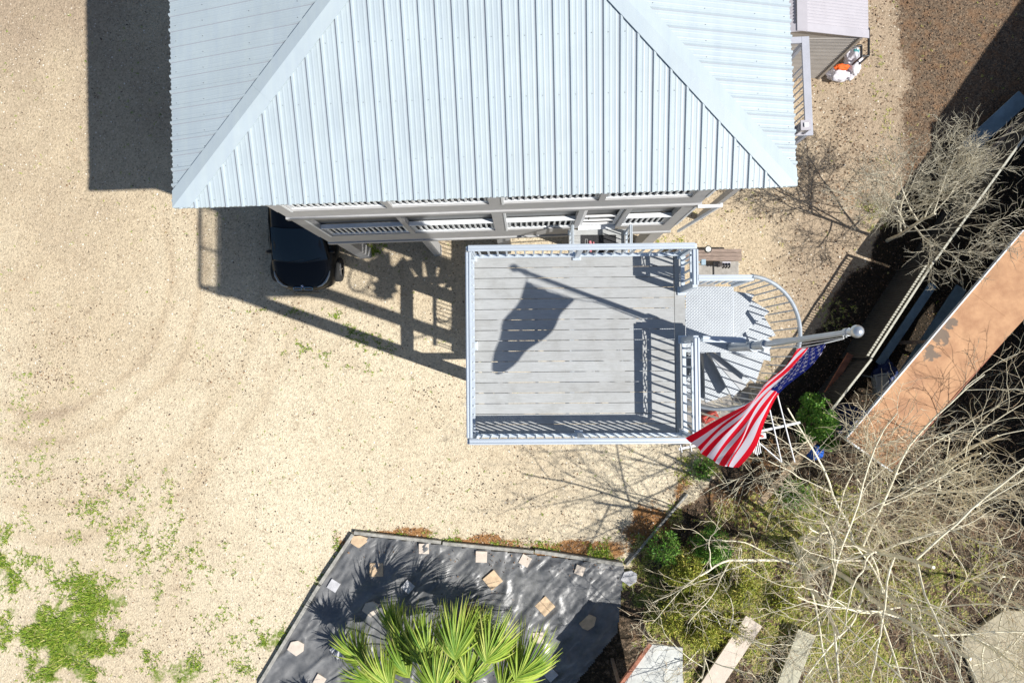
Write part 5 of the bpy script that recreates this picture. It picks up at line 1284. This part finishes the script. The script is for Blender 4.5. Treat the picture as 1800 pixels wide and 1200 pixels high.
for (px, py, r_, n, lab) in ((1205, 1010, .45, 1500, 'tall yellow-green weed clump nearest the right tip of the bed'), (1255, 965, .4, 1300, 'tall green weed clump beside the left limbs of the largest tree'), (1235, 1115, .4, 1200, 'tall yellow-green weed clump between the hutch and the long pale slab'), (1225, 1055, .5, 900, 'yellow-green weed clump in the middle of the weedy patch'), (1300, 1035, .45, 800, 'yellow-green weed clump under the left limbs of the largest tree'), (1180, 1090, .35, 600, 'yellow-green weed clump just above the white-topped hutch'),
                       (1400, 870, .4, 600, 'dull green weed clump between the tan plank and the small leafless tree'), (1290, 1105, .4, 700, 'yellow-green weed clump above the long pale slab'), (1170, 965, .35, 500, 'green weed clump in the dark shade right of the bed tip'), (1245, 985, .4, 500, 'green weed clump below the shaded ground, left of the largest tree'),
                       (1380, 1060, .4, 700, 'yellow-green weed clump between the two pale slabs'), (1235, 825, .25, 350, 'green weed clump at the bottom tip of the flag')):
    tall = k in (0, 1, 2, 3, 4, 5, 8); q = at(px, py, .9 if tall else .2); leafy('weed_clump', (q.x, q.y), r_ * 1.15, r_ * 1.15, 1.45 if tall else .42, int(n * (2.4 if tall else 1.8)), lab, 'weed', YT if k not in (1, 6, 8, 9, 11) else GT, 90 + k, .012, .11); k += 1
for o in bpy.data.objects:
    if o.name.startswith('weed_clump'): o['group'] = 'weed clumps in the lower right'

def brush():
    n = 42000; r2 = np.random.RandomState(77)
    x = r2.uniform(2.5, 14.5, n); y = r2.uniform(-9.8, .5, n); px, py = gpx(x, y)
    w_ = smooth((px - 1230) / 200) * smooth((py - 750) / 90) * (.04 + .40 * smooth(vnoise(x, y, .9, 12) * 1.8 - .5)) + .5 * smooth((px - 1560) / 60) * (py > 640) * (py <= 780) * .3
    w_ = np.where((px > 1660) & (py > 1060), w_ * .15, w_)
    k = r2.rand(n) < w_; x, y, px = x[k], y[k], px[k]; n = len(x)
    z = gzv(x, y); L = r2.uniform(.15, .75, n); a = r2.uniform(0, 6.28, n); t = r2.uniform(.2, 1.3, n)
    V = []; wd = r2.uniform(.003, .0065, n); sx, sy = -np.sin(a), np.cos(a); px_, py_, pz_ = x.copy(), y.copy(), z.copy(); rows = []
    for j in range(4):
        rows.append((np.stack([px_ - sx * wd * (1 - j * .25), py_ - sy * wd * (1 - j * .25), pz_], -1), np.stack([px_ + sx * wd * (1 - j * .25), py_ + sy * wd * (1 - j * .25), pz_ + .002], -1)))
        tj = t * (.6 + .35 * j) ; px_ = px_ + np.cos(a) * np.sin(tj) * L / 3; py_ = py_ + np.sin(a) * np.sin(tj) * L / 3; pz_ = np.maximum(pz_ + np.cos(tj) * L / 3, z + .01); a = a + r2.normal(0, .35, n)
    V = np.stack([q for r_ in rows for q in r_], 1).reshape(-1, 3)
    f = np.array([(0, 1, 3, 2), (2, 3, 5, 4), (4, 5, 7, 6)]); Fc = (np.arange(n)[:, None, None] * 8 + f[None]).reshape(-1, 4)
    cover_mesh('dry_brush', V, Fc, 'tone', np.repeat(r2.rand(n), 3), attrmat('dry_stems', 'tone', [(0, (.30, .18, .11)), (.35, (.58, .38, .25)), (.7, (.76, .62, .40)), (1, (.88, .82, .56))], .8), 'tangle of dry stems and brambles under the leafless trees', 'brush')
brush()
